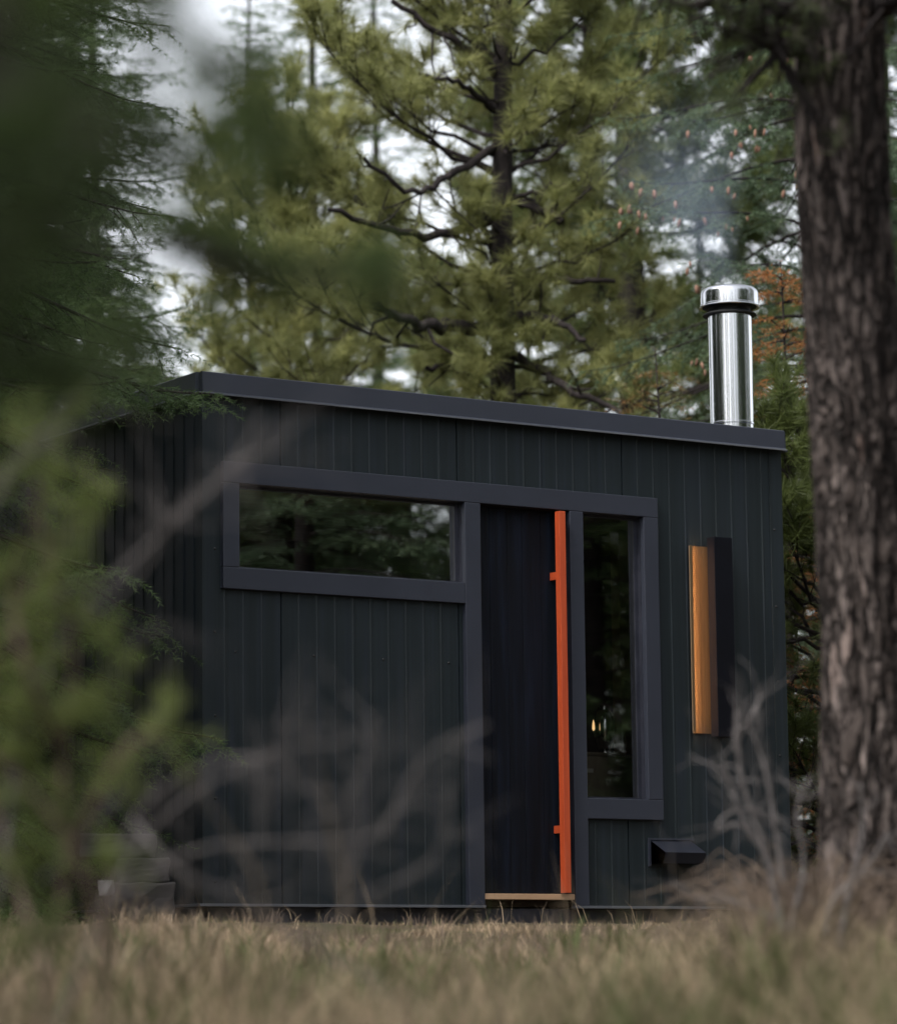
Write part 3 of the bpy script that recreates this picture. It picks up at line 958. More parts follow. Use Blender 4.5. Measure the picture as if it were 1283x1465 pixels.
# generic meshes reused for the other trees
w, f = make_pine(21, h=13.0, r=0.19, width=2.3, first=2.2, step=0.42, per=5, nlen=0.19, m=44, nw=0.011, tint=0.45, face=math.atan2(-CY, -SY) - 0.6)
GP = [tree_from('pine_tree', w, f, MAT['limb'], MAT['pine_far'], on_ground(at(915, 900, 33.0)), 0.6, 1.25)]
tag(GP[0], 'dark trunked pine rising behind the smoke between main pine and chimney', 'tree')

w, f, _ = make_fir(31, h=15.0, r=0.15, width=1.9, first=0.8, step=0.27, per=6, spacing=0.017, nlen=0.06, nw=0.014, dens=0.8)
GF = tree_from('fir_tree', w, f, MAT['limb'], MAT['fir'], on_ground(at(360, 900, 52)), 0.3, 1.1)
tag(GF, 'narrow green fir against pale sky above the cabin front corner', 'tree')
w, f, _ = make_fir(37, h=13.0, r=0.15, width=2.2, first=0.6, step=0.33, per=5, spacing=0.017, nlen=0.06, nw=0.014, dens=0.8, hang=0.45, tint=0.5)
GF2 = tree_from('fir_tree', w, f, MAT['limb'], MAT['fir_blue'], on_ground(at(1010, 900, 40)), 1.3, 0.8)
tag(GF2, 'broad bluish fir behind the chimney smoke', 'tree')


# coned fir right behind the chimney
def cone_fir():
    d = 24.5
    base = np.array(on_ground(at(1192, 900, d), 0.1))
    w, f, tips = make_fir(41, h=13.5, r=0.17, width=2.3, first=0.9, step=0.31, per=6, spacing=0.009, nlen=0.038, nw=0.0075, dens=0.9, hang=0.4, tint=0.5)
    t = tree_from('fir_tree', w, f, MAT['limb'], MAT['fir_blue'], base)
    tag(t, 'fir hung with many small reddish cones right of the chimney', 'tree')
    bm = bmesh.new()
    add_lathe(bm, [(0.004, 0.0), (0.013, -0.012), (0.018, -0.035), (0.016, -0.06), (0.009, -0.08), (0.002, -0.088)], n=9)
    me = bpy.data.meshes.new('cone')
    bmesh.ops.recalc_face_normals(bm, faces=bm.faces[:]); bm.to_mesh(me); bm.free()
    me.materials.append(MAT['cone'])
    rng = np.random.default_rng(5)
    cands = []
    for p in tips[::3]:
        if True:
            wpt = p + base
            v = wpt - CAM; z = v @ FW
            x = PW / 2 + CF * (v @ RT) / z; y = PH / 2 - CF * (v @ UP) / z
            if 800 < x < 1150 and 20 < y < 600 and z < d - 0.2: cands.append((p, x, y))
    # cones hang in loose groups: pick seats near a few group centres
    ctr = [(835, 340), (870, 255), (915, 285), (935, 245), (905, 225), (950, 330), (1000, 200), (1130, 240), (1070, 205), (955, 70), (1010, 60), (890, 300), (1040, 290), (850, 480), (1095, 395), (925, 400)]
    cnt = 0
    allp = np.array([(x, y) for _, x, y in cands])
    for cx, cy in ctr:
        near = np.argsort(np.hypot(allp[:, 0] - cx, allp[:, 1] - cy))[:int(rng.integers(3, 9))]
        for i in near:
            if cnt >= 95: break
            c = cands[i][0]
            o = bpy.data.objects.new('cone', me); COL.objects.link(o); o.parent = t
            o.location = (c[0], c[1], c[2] + 0.004)
            o.rotation_euler = (rng.normal(0, .15), rng.normal(0, .15), 0); s = rng.uniform(0.42, 0.8); o.scale = (s * rng.uniform(.85, 1.1), s, s)
            cnt += 1


cone_fir()


# dying rust-brown young fir beyond the roof, and the near green fir on the left
def small_fir(px, d, mat, label, seed, h, width, scale=1, **kw):
    base = on_ground(at(px, 1000, d), 0.05)
    w, f, _ = make_fir(seed, h=h, width=width, **kw)
    t = tree_from('fir_tree', w, f, MAT['limb'], mat, base, 0, scale)
    tag(t, label, 'tree')
    return t


small_fir(1128, 21.4, MAT['fir_rust'], 'rust brown dying fir between the chimney and the big trunk', 51, 4.35, 1.05, r=0.05, first=0.5, step=0.23, per=6, spacing=0.010, nlen=0.035, nw=0.007, dens=0.9, tint=0.66)
small_fir(955, 23.0, MAT['fir_rust'], 'short fir with browning tips just above the roof edge', 53, 4.1, 1.15, r=0.06, first=0.5, step=0.25, per=6, spacing=0.012, nlen=0.035, nw=0.006, dens=0.9, tint=0.26)
small_fir(178, 30.0, MAT['sapling'], 'slim yellow green young fir beyond the cabin left edge', 57, 6.0, 0.8, r=0.06, first=0.5, step=0.25, per=5, spacing=0.014, nlen=0.04, nw=0.007, dens=0.8, tint=0.3)
near_fir = small_fir(-150, 16.2, MAT['fir'], 'dense dark green fir crowding the left side of the cabin', 61, 9.5, 1.45, r=0.12, first=0.25, step=0.19, per=8, spacing=0.0042, nlen=0.032, nw=0.0044, dens=1.0, tint=0.42, hang=0.45, shape=0.3)

def left_pine():
    w, f = make_pine(27, h=7.6, r=0.11, width=1.75, first=1.2, step=0.27, per=6, nlen=0.17, m=60, nw=0.0062, shape=0.5, tint=0.6, face=math.atan2(-CY, -SY))
    t = tree_from('pine_tree', w, f, MAT['limb'], MAT['pine'], on_ground(at(425, 900, 29.0)))
    tag(t, 'shorter yellowish pine standing just left of the tall dark limbed pine', 'tree')


left_pine()

# pine foliage seen between the cabin and the big trunk
w, f = make_pine(25, h=3.0, r=0.06, width=1.3, first=0.25, step=0.2, per=6, nlen=0.15, m=60, nw=0.006, tint=0.35, shape=0.45)
p = tree_from('pine_tree', w, f, MAT['limb'], MAT['sapling'], on_ground(at(1192, 1000, 20.2)))
tag(p, 'bushy green pine seen between the cabin and the big trunk', 'tree')

# forest behind: each tree an individual
BG = 'conifers of the forest behind the cabin'
LBL = 'tall blurred conifer in the forest behind the cabin and its pine'
bg = [
    # src, px, d, scale, rot
    ('F', 455, 47, 1.15, 1.2), ('F', 545, 58, 1.35, 0.3),
    ('F', 860, 37, 1.05, 2.2), ('P', 1230, 36, 1.35, 1.1), ('F', 760, 60, 1.1, 5.0),
    ('B', 1290, 42, 1.3, 0.1),     ('B', 130, 40, 1.15, 2.9), ('F', 40, 36, 1.15, 1.9), ('P', -60, 45, 1.4, 3.9),
    ('B', 500, 80, 1.0, 2.0), ('F', 275, 80, 0.85, 2.5), ('P', 215, 70, 0.95, 0.7), ('F', -200, 40, 1.3, 0.5),
    ('B', 1420, 38, 1.3, 3.6), ('F', 1750, 34, 1.2, 2.2), ('P', 1950, 42, 1.3, 0.3), ('B', 2150, 36, 1.2, 4.2), ('F', 2400, 44, 1.3, 1.6), ('P', -330, 50, 1.4, 1.5), ('F', 1560, 45, 1.4, 5.5), ('P', 640, 75, 1.2, 0.5)
]
SRC = {'F': GF, 'P': GP[0], 'B': GF2}
for s, px_, d_, sc_, rz_ in bg:
    c = copy_tree(SRC[s], on_ground(at(px_, 1000, d_)), rz_, sc_)
    tag(c, LBL, 'tree', BG)

# the forest around the clearing, mirrored in the panes and the chimney
RG = 'trees mirrored in the cabin windows'
rl = 'conifer across the clearing, mirrored dimly in the cabin window glass'
mir = [('F', 7.5, -12, 1.1, .4), ('P', 10.5, -9, 1.0, 2), ('B', 9, -18, 1.2, 3), ('F', 13, -14, 1.2, 1), ('P', 14, -22, 1.3, 5), ('B', 4.5, -21, 1.2, 2.2),
       ('F', 19, -12, 1.3, 4), ('F', 1, -27, 1.2, 3.3), ('P', 18, -30, 1.3, 0.6), ('F', 10, -30, 1.3, 2.6), ('B', 24, -22, 1.4, 1.7), ('P', 12.5, -3.5, 1.0, 3.1),
       ('B', 6, -9, .9, 1), ('F', 8.5, -8.5, .9, 2), ('B', 12, -11, 1.1, 3), ('F', 15.5, -17, 1.2, .5), ('B', 17, -8, 1.1, 5), ('P', 7, -15.5, 1.1, 1.2), ('B', 3, -17, 1.1, 4), ('F', 11, -20, 1.2, 2.1), ('B', 15, -26, 1.3, .3), ('P', 21, -17, 1.2, 1.9), ('B', 20, -26, 1.4, 2.9), ('F', 6.5, -25, 1.3, 5.1),
       ('F', 8.5, -12.5, 1.0, 2.2), ('B', 11.5, -16.2, 1.1, .9), ('P', 5.2, -11.5, .8, 4.4), ('F', 4, -13.5, 1.0, 5.2), ('B', 13.5, -6.5, 1.1, 1.4), ('F', 16, -4, 1.1, 2.8),
       ('B', -8, -22, 1.1, 1), ('F', -13, -19, 1.1, 2), ('B', -15, -12, 1.1, 3), ('F', -2, -23, 1.1, 3.9), ('P', -11, -29, 1.2, .7), ('B', -18, -6, 1.2, 4.6), ('F', -20, -13, 1.3, 1.8), ('B', -12, -5.5, 1.0, 5.9), ('F', -3, -31, 1.2, 2.4),
       ('F', -12.5, -24, 1.2, 1.1), ('B', -6, -28, 1.2, 0.2), ('P', -17, -17, 1.2, 2.7), ('F', -14, -9, 1.0, 4.1), ('B', -10, 2.5, 1.0, 0.4), ('F', -15, -1, 1.1, 2.2)]
for s, x, y, sc_, rz_ in mir:
    c = copy_tree(SRC[s], on_ground((x, y)), rz_, sc_)
    tag(c, rl, 'tree', RG)


c = copy_tree(near_fir, on_ground(at(20, 1000, 23.5)), 1.9, 1.0)
tag(c, 'dark feathery fir rising behind the left end of the cabin roof', 'tree')
# unseen firs added left of frame to shade the side wall and darken its reflection
SRC['N'] = near_fir
for s, x, y, sc_, rz_ in (('N', -2.7, 1.1, .9, 1.4), ('N', -3.9, 2.6, 1.0, 4.4), ('N', -3.4, -0.9, .85, 5.2), ('N', -2.5, 3.7, .95, .6), ('N', -4.0, 5.6, 1.1, 2.0), ('N', -2.2, 6.2, 1.1, 3.0), ('F', -3.6, 2.6, .85, .6), ('B', -4.6, 5.2, .95, 2.6), ('F', -2.6, 6.4, .95, 4.1), ('B', -6.2, 3.0, .9, 1.1), ('F', -5.8, 8.0, 1.1, 3.3), ('B', -3.4, 9.5, 1.1, 5.0), ('F', -8.2, 6.0, 1.0, 2.0)):
    c = copy_tree(SRC[s], on_ground((x, y)), rz_, sc_)
    tag(c, 'unseen fir added beside the cabin to darken its side wall', 'tree', 'unseen firs added to darken the side wall')


# ================================================================== foreground: overhanging bough, sapling, dead shrubs
def over_bough():
    rng = np.random.default_rng(71)
    base = np.array(on_ground(at(-330, 1000, 2.6), 0.1))
    wood, fol = Arr(), Arr()
    trk = np.array([base, base + [0, 0, .8], base + [0.03, .02, 1.6], base + [0.03, .05, 2.6]]) - base
    q = smooth_line(trk, 16); tube(wood, q, np.linspace(0.06, 0.03, 16), 10)
    P, Dd, T = [], [], []
    limbs = [
        ([(-330, 60, 2.55), (-150, 80, 2.45), (20, 130, 2.35), (100, 170, 2.3), (190, 215, 2.3)], 20, 0.075),
        ([(-330, 0, 2.6), (-150, -30, 2.5), (-20, 20, 2.4), (110, 50, 2.4)], 14, 0.065),
        ([(-330, 300, 2.6), (-160, 290, 2.6), (0, 320, 2.6), (70, 335, 2.6), (120, 345, 2.6)], 8, 0.055),
        ([(-330, 450, 2.7), (-160, 460, 2.7), (-20, 480, 2.7), (60, 500, 2.7), (110, 510, 2.7)], 6, 0.05),
        ([(-150, -30, 2.5), (100, -50, 2.7), (260, 40, 3.0), (350, 130, 3.2), (395, 200, 3.3)], 4, 0.03),
        ([(-160, 290, 2.6), (60, 330, 2.9), (240, 360, 3.2), (350, 365, 3.4), (400, 355, 3.5)], 0, 0),
        ([(240, 360, 3.2), (400, 390, 3.4), (480, 385, 3.4), (545, 375, 3.5)], 0, 0),
    ]
    for c, nt_, sp in limbs:
        l = smooth_line(rel(c, base), 24); tube(wood, l, np.linspace(0.009, 0.002, 24), 6)
        for k in range(nt_):
            i = int(rng.integers(9, 24)); e = l[i] + rng.normal(0, sp, 3) * np.array([1, 1, 0.9])
            tube(wood, [l[i], e], [0.002, 0.0015], 4)
            P.append(e); Dd.append(unit(e - l[i] + 1e-4)); T.append(rng.uniform(0.1, 0.8))
    # the two lone tufts that blur over the pine
    for (px_, py_, d_, s_) in ((345, 360, 3.4, .025), (300, 350, 3.35, .02), (390, 370, 3.4, .02), (500, 385, 3.4, .02), (545, 375, 3.5, .015), (350, 130, 3.2, .03), (385, 210, 3.3, .02), (325, 60, 3.1, .02)):
        for _ in range(3):
            e = at(px_, py_, d_) - base + rng.normal(0, s_, 3)
            P.append(e); Dd.append(unit(rng.normal(0, 1, 3))); T.append(rng.uniform(0.4, 1.0))
    tufts(fol, np.array(P), np.array(Dd), np.full(len(P), 0.075), np.array(T), rng, 60, 0.0028, stalk=0.03)
    t = empty('young_pine', base)
    wood.build('stem', MAT['limb'], t, True)
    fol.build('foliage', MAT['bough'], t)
    tag(t, 'very near dark green pine bough blurred across the upper left corner', 'tree')


over_bough()


def sprig_clusters(fol, wood, spots, base, rng, size, ntw, nl, nw_):
    A, B, T = [], [], []
    for (px_, py_, d_, s_, tt) in spots:
        c = at(px_, py_, d_) - base
        for k in range(ntw):
            dd = unit(rng.normal(0, 1, 3) + np.array([0, 0, 0.5])); st = c + rng.normal(0, s_ * 0.35, 3)
            A.append(st); B.append(st + dd * size * rng.uniform(.6, 1.2)); T.append(tt + rng.normal(0, .12))
    brush(fol, np.array(A), np.array(B), np.array(T), rng, 0.0022, nl, nw_, 1.0)


def sapling():
    rng = np.random.default_rng(81)
    d = 4.9
    KD = 1.26
    base = np.array(on_ground(at(60, 1000, d), 0.05))
    wood, fol = Arr(), Arr()
    stems = [
        [(40, 1560, 3.9), (70, 1400, 3.9), (95, 1230, 3.9), (90, 1080, 3.9), (105, 930, 3.9), (60, 760, 3.9), (45, 600, 3.9)],
        [(120, 1560, 3.8), (150, 1400, 3.8), (120, 1250, 3.8), (60, 1150, 3.8), (-40, 1050, 3.8)],
        [(70, 1400, 3.9), (20, 1250, 4.0), (-20, 1080, 4.0), (10, 900, 4.0), (110, 740, 4.0)],
        [(95, 1230, 3.9), (150, 1120, 3.8), (190, 1060, 3.8), (235, 1050, 3.8)],
        [(90, 1080, 3.9), (40, 960, 3.8), (20, 840, 3.8), (60, 700, 3.7)],
        [(150, 1400, 3.8), (160, 1300, 3.8), (150, 1240, 3.8)],
    ]
    for c in stems:
        c = [(x, y, z * KD) for x, y, z in c]
        l = smooth_line(rel(c, base), 26); tube(wood, l, np.linspace(0.0075, 0.002, 26), 7)
    spots = [(40, 620, 3.9, .03, .6), (95, 600, 3.9, .02, .5), (60, 700, 3.8, .035, .5), (120, 720, 4.0, .03, .7), (30, 760, 3.9, .04, .5), (10, 690, 3.9, .03, .4),
             (70, 850, 3.9, .03, .7), (20, 900, 3.9, .04, .5), (110, 870, 3.9, .03, .4), (60, 960, 3.9, .04, .7), (120, 960, 3.8, .03, .5), (150, 930, 4.1, .02, .4),
             (30, 1040, 3.9, .05, .8), (90, 1030, 3.9, .04, .9), (150, 1020, 3.9, .03, .5), (60, 1090, 3.9, .04, .7), (190, 1055, 3.8, .025, .7), (235, 1048, 3.8, .015, .8), (170, 1110, 3.8, .025, .6),
             (20, 1150, 3.9, .04, .4), (90, 1160, 3.9, .03, .4), (150, 1240, 3.8, .03, .5), (90, 1270, 3.8, .03, .4), (30, 1260, 3.8, .04, .4), (10, 1340, 3.8, .04, .3), (60, 1350, 3.8, .03, .2), (-60, 900, 3.9, .06, .5), (-60, 1100, 3.9, .06, .5), (-50, 740, 3.9, .05, .5),
             (0, 820, 3.9, .04, .5), (0, 980, 3.9, .04, .5), (80, 790, 4.0, .03, .5)]
    spots = [(x, y, z * KD, q * 0.9, t) for i, (x, y, z, q, t) in enumerate(spots) if i % 6 != 4]
    sprig_clusters(fol, wood, spots, base, rng, 0.065, 9, 0.028, 0.0032)
    t = empty('fir_sapling', base)
    wood.build('stem', MAT['browntwig'], t, True)
    fol.build('foliage', MAT['sapling'], t)
    tag(t, 'blurred bright green sapling with upright sprigs at the near left edge', 'sapling')


sapling()


def dead_shrub(name, label, lines, root, mat, twig=0, seed=5, sides=7, thin=0.32):
    rng = np.random.default_rng(seed)
    k_ = 1.18 if root[2] < 6 else 1.0
    root = (root[0], root[1], root[2] * k_)
    lines = [([(x, y, z * k_) for x, y, z in c], a, b) for c, a, b in lines]
    base = np.array(on_ground(at(*root), 0.05))
    t = empty(name, base)
    A = Arr()
    for ctrl, r0, r1 in lines:
        r0, r1 = r0 * thin, r1 * thin
        l = smooth_line(rel(ctrl, base), 22); l[1:-1] += rng.normal(0, r0 * 0.12, (20, 3))
        tube(A, l, np.linspace(r0, r1, 22), sides)
        for k in range(twig):
            i = int(rng.integers(4, 21)); e = l[i] + unit(rng.normal(0, 1, 3)) * rng.uniform(.04, .16)
            tube(A, [l[i], (l[i] + e) / 2 + rng.normal(0, .008, 3), e], [r1 * .7, r1 * .5, r1 * .2], 4)
    F_ = A
    for ctrl, r0, r1 in lines:
        l = smooth_line(rel(ctrl, base), 30)
        for k in range(3 + twig * 2):
            i = int(rng.integers(6, 29)); d0 = unit(l[i] - l[i - 1]); q = l[i]; pts = [q]
            dv = unit(d0 + rng.normal(0, 0.7, 3))
            for _ in range(4):
                q = q + dv * rng.uniform(.02, .06); dv = unit(dv + rng.normal(0, .3, 3)); pts.append(q)
            tube(F_, pts, np.linspace(r1 * thin * .5, r1 * thin * .15, 5), 4)
    A.build('branch', mat, t, True)
    tag(t, label, 'shrub')
    return t


dead_shrub('dead_shrub', 'bare grey antler shaped dead branches blurred across the cabin lower left wall', [
    ([(60, 1520, 4.5), (100, 1420, 4.5), (150, 1290, 4.5), (190, 1175, 4.5), (259, 1112, 4.5), (324, 1084, 4.5), (394, 1080, 4.5), (402, 1020, 4.5)], 0.0095, 0.0055),
    ([(150, 1290, 4.5), (200, 1205, 4.6), (240, 1165, 4.6), (300, 1120, 4.6), (389, 1080, 4.5), (438, 1068, 4.5), (486, 1064, 4.5)], 0.0085, 0.004),
    ([(394, 1080, 4.5), (430, 1118, 4.5), (460, 1150, 4.5), (482, 1163, 4.5), (509, 1122, 4.5), (528, 1076, 4.5), (535, 1020, 4.5)], 0.0075, 0.0045),
    ([(150, 1290, 4.5), (240, 1235, 4.5), (320, 1208, 4.5), (430, 1205, 4.5), (540, 1194, 4.5), (572, 1142, 4.5), (605, 1088, 4.5), (645, 1058, 4.5), (696, 1038, 4.5)], 0.010, 0.0055),
    ([(500, 1340, 4.5), (492, 1280, 4.5), (508, 1230, 4.5), (516, 1197, 4.5)], 0.007, 0.006),
    ([(440, 1345, 4.5), (520, 1282, 4.5), (600, 1246, 4.5), (634, 1200, 4.5), (640, 1120, 4.5)], 0.008, 0.004),
    ([(190, 1175, 4.5), (250, 1242, 4.4), (324, 1278, 4.4), (400, 1322, 4.4), (460, 1362, 4.4), (540, 1400, 4.4)], 0.009, 0.007),
    ([(374, 1205, 4.5), (370, 1165, 4.5), (376, 1118, 4.5)], 0.006, 0.004),
], (100, 1000, 4.5), MAT['greytwig'], 6, 5)
dead_shrub('dead_shrub', 'long pale leaning dead branch crossing in front of the wide window', [
    ([(-40, 1500, 4.0), (0, 1250, 4.1), (30, 1050, 4.2), (98, 905, 4.2), (196, 796, 4.2), (288, 712, 4.2), (340, 655, 4.2), (376, 595, 4.2)], 0.013, 0.007),
    ([(288, 712, 4.2), (345, 660, 4.2), (404, 636, 4.2)], 0.008, 0.004),
    ([(98, 905, 4.2), (190, 830, 4.3), (232, 760, 4.3), (222, 700, 4.3)], 0.008, 0.005),
    ([(-60, 900, 4.0), (-30, 760, 4.0), (16, 676, 4.0), (66, 622, 4.0), (104, 566, 4.0)], 0.010, 0.007),
    ([(30, 1050, 4.2), (120, 1010, 4.2), (190, 920, 4.2), (240, 890, 4.2)], 0.007, 0.003),
    ([(60, 1260, 4.2), (160, 1150, 4.3), (215, 1060, 4.3), (230, 1000, 4.3)], 0.008, 0.004),
], (-30, 1000, 4.0), MAT['greytwig'], 5, 6)
dead_shrub('dead_shrub', 'pale bare twig bush in front of the cabin right corner beside the big trunk', [
    ([(1120, 1330, 8.6), (1095, 1220, 8.6), (1070, 1145, 8.6), (1060, 1101, 8.6), (1057, 1054, 8.6), (1054, 1012, 8.6)], 0.013, 0.007),
    ([(1060, 1101, 8.6), (1052, 1052, 8.6), (1070, 1032, 8.6), (1089, 995, 8.6)], 0.009, 0.005),
    ([(1120, 1260, 8.6), (1103, 1145, 8.6), (1095, 1101, 8.6), (1079, 1054, 8.6), (1066, 1030, 8.6)], 0.011, 0.005),
    ([(1110, 1250, 8.6), (1070, 1182, 8.6), (1048, 1135, 8.6), (1035, 1090, 8.6)], 0.010, 0.006),
    ([(1100, 1230, 8.6), (1060, 1180, 8.6), (1026, 1190, 8.6), (1040, 1165, 8.6), (1080, 1160, 8.6), (1120, 1200, 8.6)], 0.008, 0.005),
    ([(1120, 1320, 8.6), (1050, 1290, 8.6), (1000, 1285, 8.6), (960, 1262, 8.6)], 0.005, 0.003),
    ([(1130, 1330, 8.6), (1150, 1240, 8.6), (1140, 1160, 8.6), (1160, 1110, 8.6)], 0.010, 0.005),
    ([(1200, 1360, 8.6), (1215, 1270, 8.6), (1235, 1190, 8.6), (1230, 1120, 8.6)], 0.011, 0.005),
    ([(1180, 1350, 8.6), (1190, 1290, 8.6), (1240, 1240, 8.6), (1270, 1190, 8.6)], 0.010, 0.005),
], (1120, 1000, 8.6), MAT['greytwig'], 3, 7, thin=0.6)

# weathered timbers and a pale rock by the left wall
b0 = np.array(on_ground(at(205, 1320, 15.4), 0.0))
st = empty('timber_block', b0, -0.25)
tag(st, 'stack of weathered grey timber blocks on the grass left of the cabin', 'timber pile')
def tb(b):
    bm = bmesh.new(); add_box(bm, *b, 0.008)
    bmesh.ops.subdivide_edges(bm, edges=bm.edges[:], cuts=3, use_grid_fill=True)
    for v in bm.verts:
        q = v.co; v.co = q + Vector((math.sin(q.y * 31 + q.z * 57), math.sin(q.x * 29 + q.z * 43), math.sin(q.x * 37 + q.y * 41))) * 0.004
    o = done('block', bm, MAT['timber'], st)
    o.rotation_euler = (random.uniform(-.01, .01), random.uniform(-.015, .015), random.uniform(-.12, .12))
tb((-0.16, 0.13, -0.10, 0.14, -0.05, 0.20)); tb((-0.13, 0.11, -0.09, 0.13, 0.2005, 0.31)); tb((-0.30, 0.05, -0.05, 0.10, 0.3105, 0.42))
bm = bmesh.new(); bmesh.ops.create_icosphere(bm, subdivisions=3, radius=0.042)
for v in bm.verts:
    v.co *= 1 + 0.22 * math.sin(v.co.x * 90 + 1) * math.cos(v.co.z * 77 + v.co.y * 50) + 0.12 * math.sin(v.co.y * 140); v.co.z = max(-0.03, min(0.036, v.co.z * 1.3)); v.co.x *= 0.8
rk = done('rock', bm, MAT['rock']); rk.location = at(152, 1268, 14.9); rk.location.z = at(152, 1272, 14.9)[2]
tag(rk, 'small upright pale rock by the grey timber blocks', 'rock')


# ================================================================== grass
def grass(name, n_tuft, blades, smin, smax, lat, hfun, seed, tint_bias=0.0, width=0.0035, sd=0.20, inner=None):
    rng = np.random.default_rng(seed)
    s = smin + (smax - smin) * rng.uniform(0, 1, n_tuft) ** 0.85
    l = (rng.uniform(-1, 1, n_tuft)) * lat(s)
    if inner: l = np.sign(l) * inner(s) + l
    x = CAM[0] + s * SY + l * CY; y = CAM[1] + s * CY - l * SY
    keep = ~((x > -0.03) & (x < W + .03) & (y > -0.02) & (y < D))
    x, y, s, l = x[keep], y[keep], s[keep], l[keep]
    patch = np.sin(x * 2.3 + 1.1) * np.sin(y * 2.9 + .3) + 0.7 * np.sin(x * 5.7 + y * 3.1)
    tint = np.clip(0.58 + sd * rng.normal(size=len(x)) - 0.5 * (patch > 0.7) * rng.uniform(0.3, 1, len(x)) + tint_bias, 0, 1)
    h = hfun(s, l) * rng.uniform(0.35, 1.35, len(x)) * (1 + 0.25 * np.sin(x * 3.3 + 1) * np.sin(y * 4.1))
    k = len(x) * blades; R = lambda a: np.repeat(a, blades)
    cs = 0.030 if blades < 30 else 0.07
    bx, by = R(x) + rng.normal(0, cs, k), R(y) + rng.normal(0, cs, k)
    bz = ground_z(bx, by) - 0.01
    hh = R(h) * rng.uniform(0.45, 1.1, k)
    a = rng.uniform(0, 6.28, k); ln = rng.uniform(0.1, 0.75 if blades < 30 else 1.15, k) * hh
    dx, dy = np.cos(a), np.sin(a)
    wa = rng.uniform(0, 6.28, k); wx, wy = np.cos(wa) * width / 2, np.sin(wa) * width / 2
    v = np.empty((k, 5, 3), np.float32)
    v[:, 0] = np.stack([bx - wx, by - wy, bz], 1); v[:, 1] = np.stack([bx + wx, by + wy, bz], 1)
    mx, my, mz = bx + dx * ln * .35, by + dy * ln * .35, bz + hh * .62
    v[:, 2] = np.stack([mx + wx * .8, my + wy * .8, mz], 1); v[:, 3] = np.stack([mx - wx * .8, my - wy * .8, mz], 1)
    v[:, 4] = np.stack([bx + dx * ln, by + dy * ln, bz + hh * .95], 1)
    i = np.arange(k)[:, None] * 5
    t = np.clip(R(tint) + rng.normal(0, .1, k), 0, 1)
    A = Arr()
    A.add(v.reshape(-1, 3), i + np.array([[0, 1, 2, 3]]), np.repeat(t, 5))
    A.f.append((i + np.array([[3, 2, 4]])).astype(np.int32))
    return A


def hmain(s, l):
    right = np.exp(-((l - 0.118 * s) / 0.22) ** 2) * np.exp(-((s - 9.5) / 1.3) ** 2)
    return np.interp(s, [2, 4, 7, 9.5, 12, 15], [0.16, 0.30, 0.27, 0.17, 0.075, 0.018]) + 0.10 * right


A = grass('grass', 4500, 12, 2.6, 17.0, lambda s: 0.17 * s + 0.9, hmain, 91)
B_ = grass('grass', 2200, 8, 14.0, 24.0, lambda s: 0.3 * s + 1.0, lambda s, l: 0.03 + 0 * s, 93)
F_ = grass('brush', 900, 14, 3.6, 14.5, lambda s: 0.17 * s + 0.8, lambda s, l: np.interp(s, [3.5, 7, 11, 14.5], [0.32, 0.28, 0.15, 0.07]), 101, 0, 0.0035)
fo = F_.build('dry_brush', MAT['browntwig']); tag(fo, 'dark brown dead stems tangled through the straw', 'brush', kind='stuff')
def mound(sd, cx_, cs_, n_, w_, h_):
    rg = np.random.default_rng(sd); F2 = Arr()
    for k in range(n_):
        s_ = cs_ + rg.normal(0, 0.5); l_ = (cx_ - PW / 2) / CF * s_ + rg.normal(0, w_)
        x_ = CAM[0] + s_ * SY + l_ * CY; y_ = CAM[1] + s_ * CY - l_ * SY; z_ = float(ground_z(x_, y_)) - 0.02
        a_ = rg.uniform(0, 6.28); hh_ = h_ * rg.uniform(.4, 1.1) * math.exp(-((l_ - (cx_ - PW / 2) / CF * s_) / (1.6 * w_)) ** 2); o_ = rg.uniform(.1, .8) * hh_
        p0 = np.array([x_, y_, z_]); p2 = p0 + [math.cos(a_) * o_, math.sin(a_) * o_, hh_]; p1 = (p0 + p2) / 2 + [0, 0, .12 * hh_] + rg.normal(0, .02, 3)
        p3 = p2 + [math.cos(a_) * o_ * .5, math.sin(a_) * o_ * .5, -0.25 * hh_ * rg.uniform(0, 1)]
        tube(F2, smooth_line([p0, p1, p2, p3], 8), np.linspace(.0035, .001, 8), 3)
    return F2
mo = mound(103, 1145, 9.4, 1300, 0.14, 0.40).build('dry_brush', MAT['browntwig']); tag(mo, 'brown tangle of dead brush heaped at the foot of the big trunk', 'brush', kind='stuff')
E_ = grass('grass', 1000, 50, 3.2, 14.0, lambda s: 0.17 * s + 0.8, lambda s, l: np.interp(s, [3, 6, 9, 14], [0.26, 0.30, 0.19, 0.03]), 99, 0.06, 0.004, 0.42)
g5 = E_.build('bunchgrass', MAT['grass']); tag(g5, 'pale bunches of straw standing up in the grass', 'grass', kind='stuff')
C_ = grass('grass', 1300, 20, 3.6, 11.0, lambda s: 0.17 * s + 0.6, lambda s, l: np.interp(s, [5, 9, 14], [0.24, 0.19, 0.07]), 95, -0.5, 0.013)
D_ = grass('grass', 160, 3, 4.0, 13.0, lambda s: 0.17 * s + 0.6, lambda s, l: np.interp(s, [4, 8, 13], [0.5, 0.42, 0.2]), 97, 0.1, 0.003)
g3 = C_.build('weeds', MAT['grass']); tag(g3, 'low green weeds scattered through the dry grass', 'weeds', kind='stuff')
X_ = grass('grass', 9000, 10, 2.0, 24.0, lambda s: 7.0 + 0 * s, lambda s, l: 0.16 + 0 * s, 107, 0.05, 0.006, 0.3, lambda s: 0.17 * s + 0.8)
g7 = X_.build('grass', MAT['grass']); tag(g7, 'rough dry grass of the clearing to both sides', 'grass', kind='stuff')
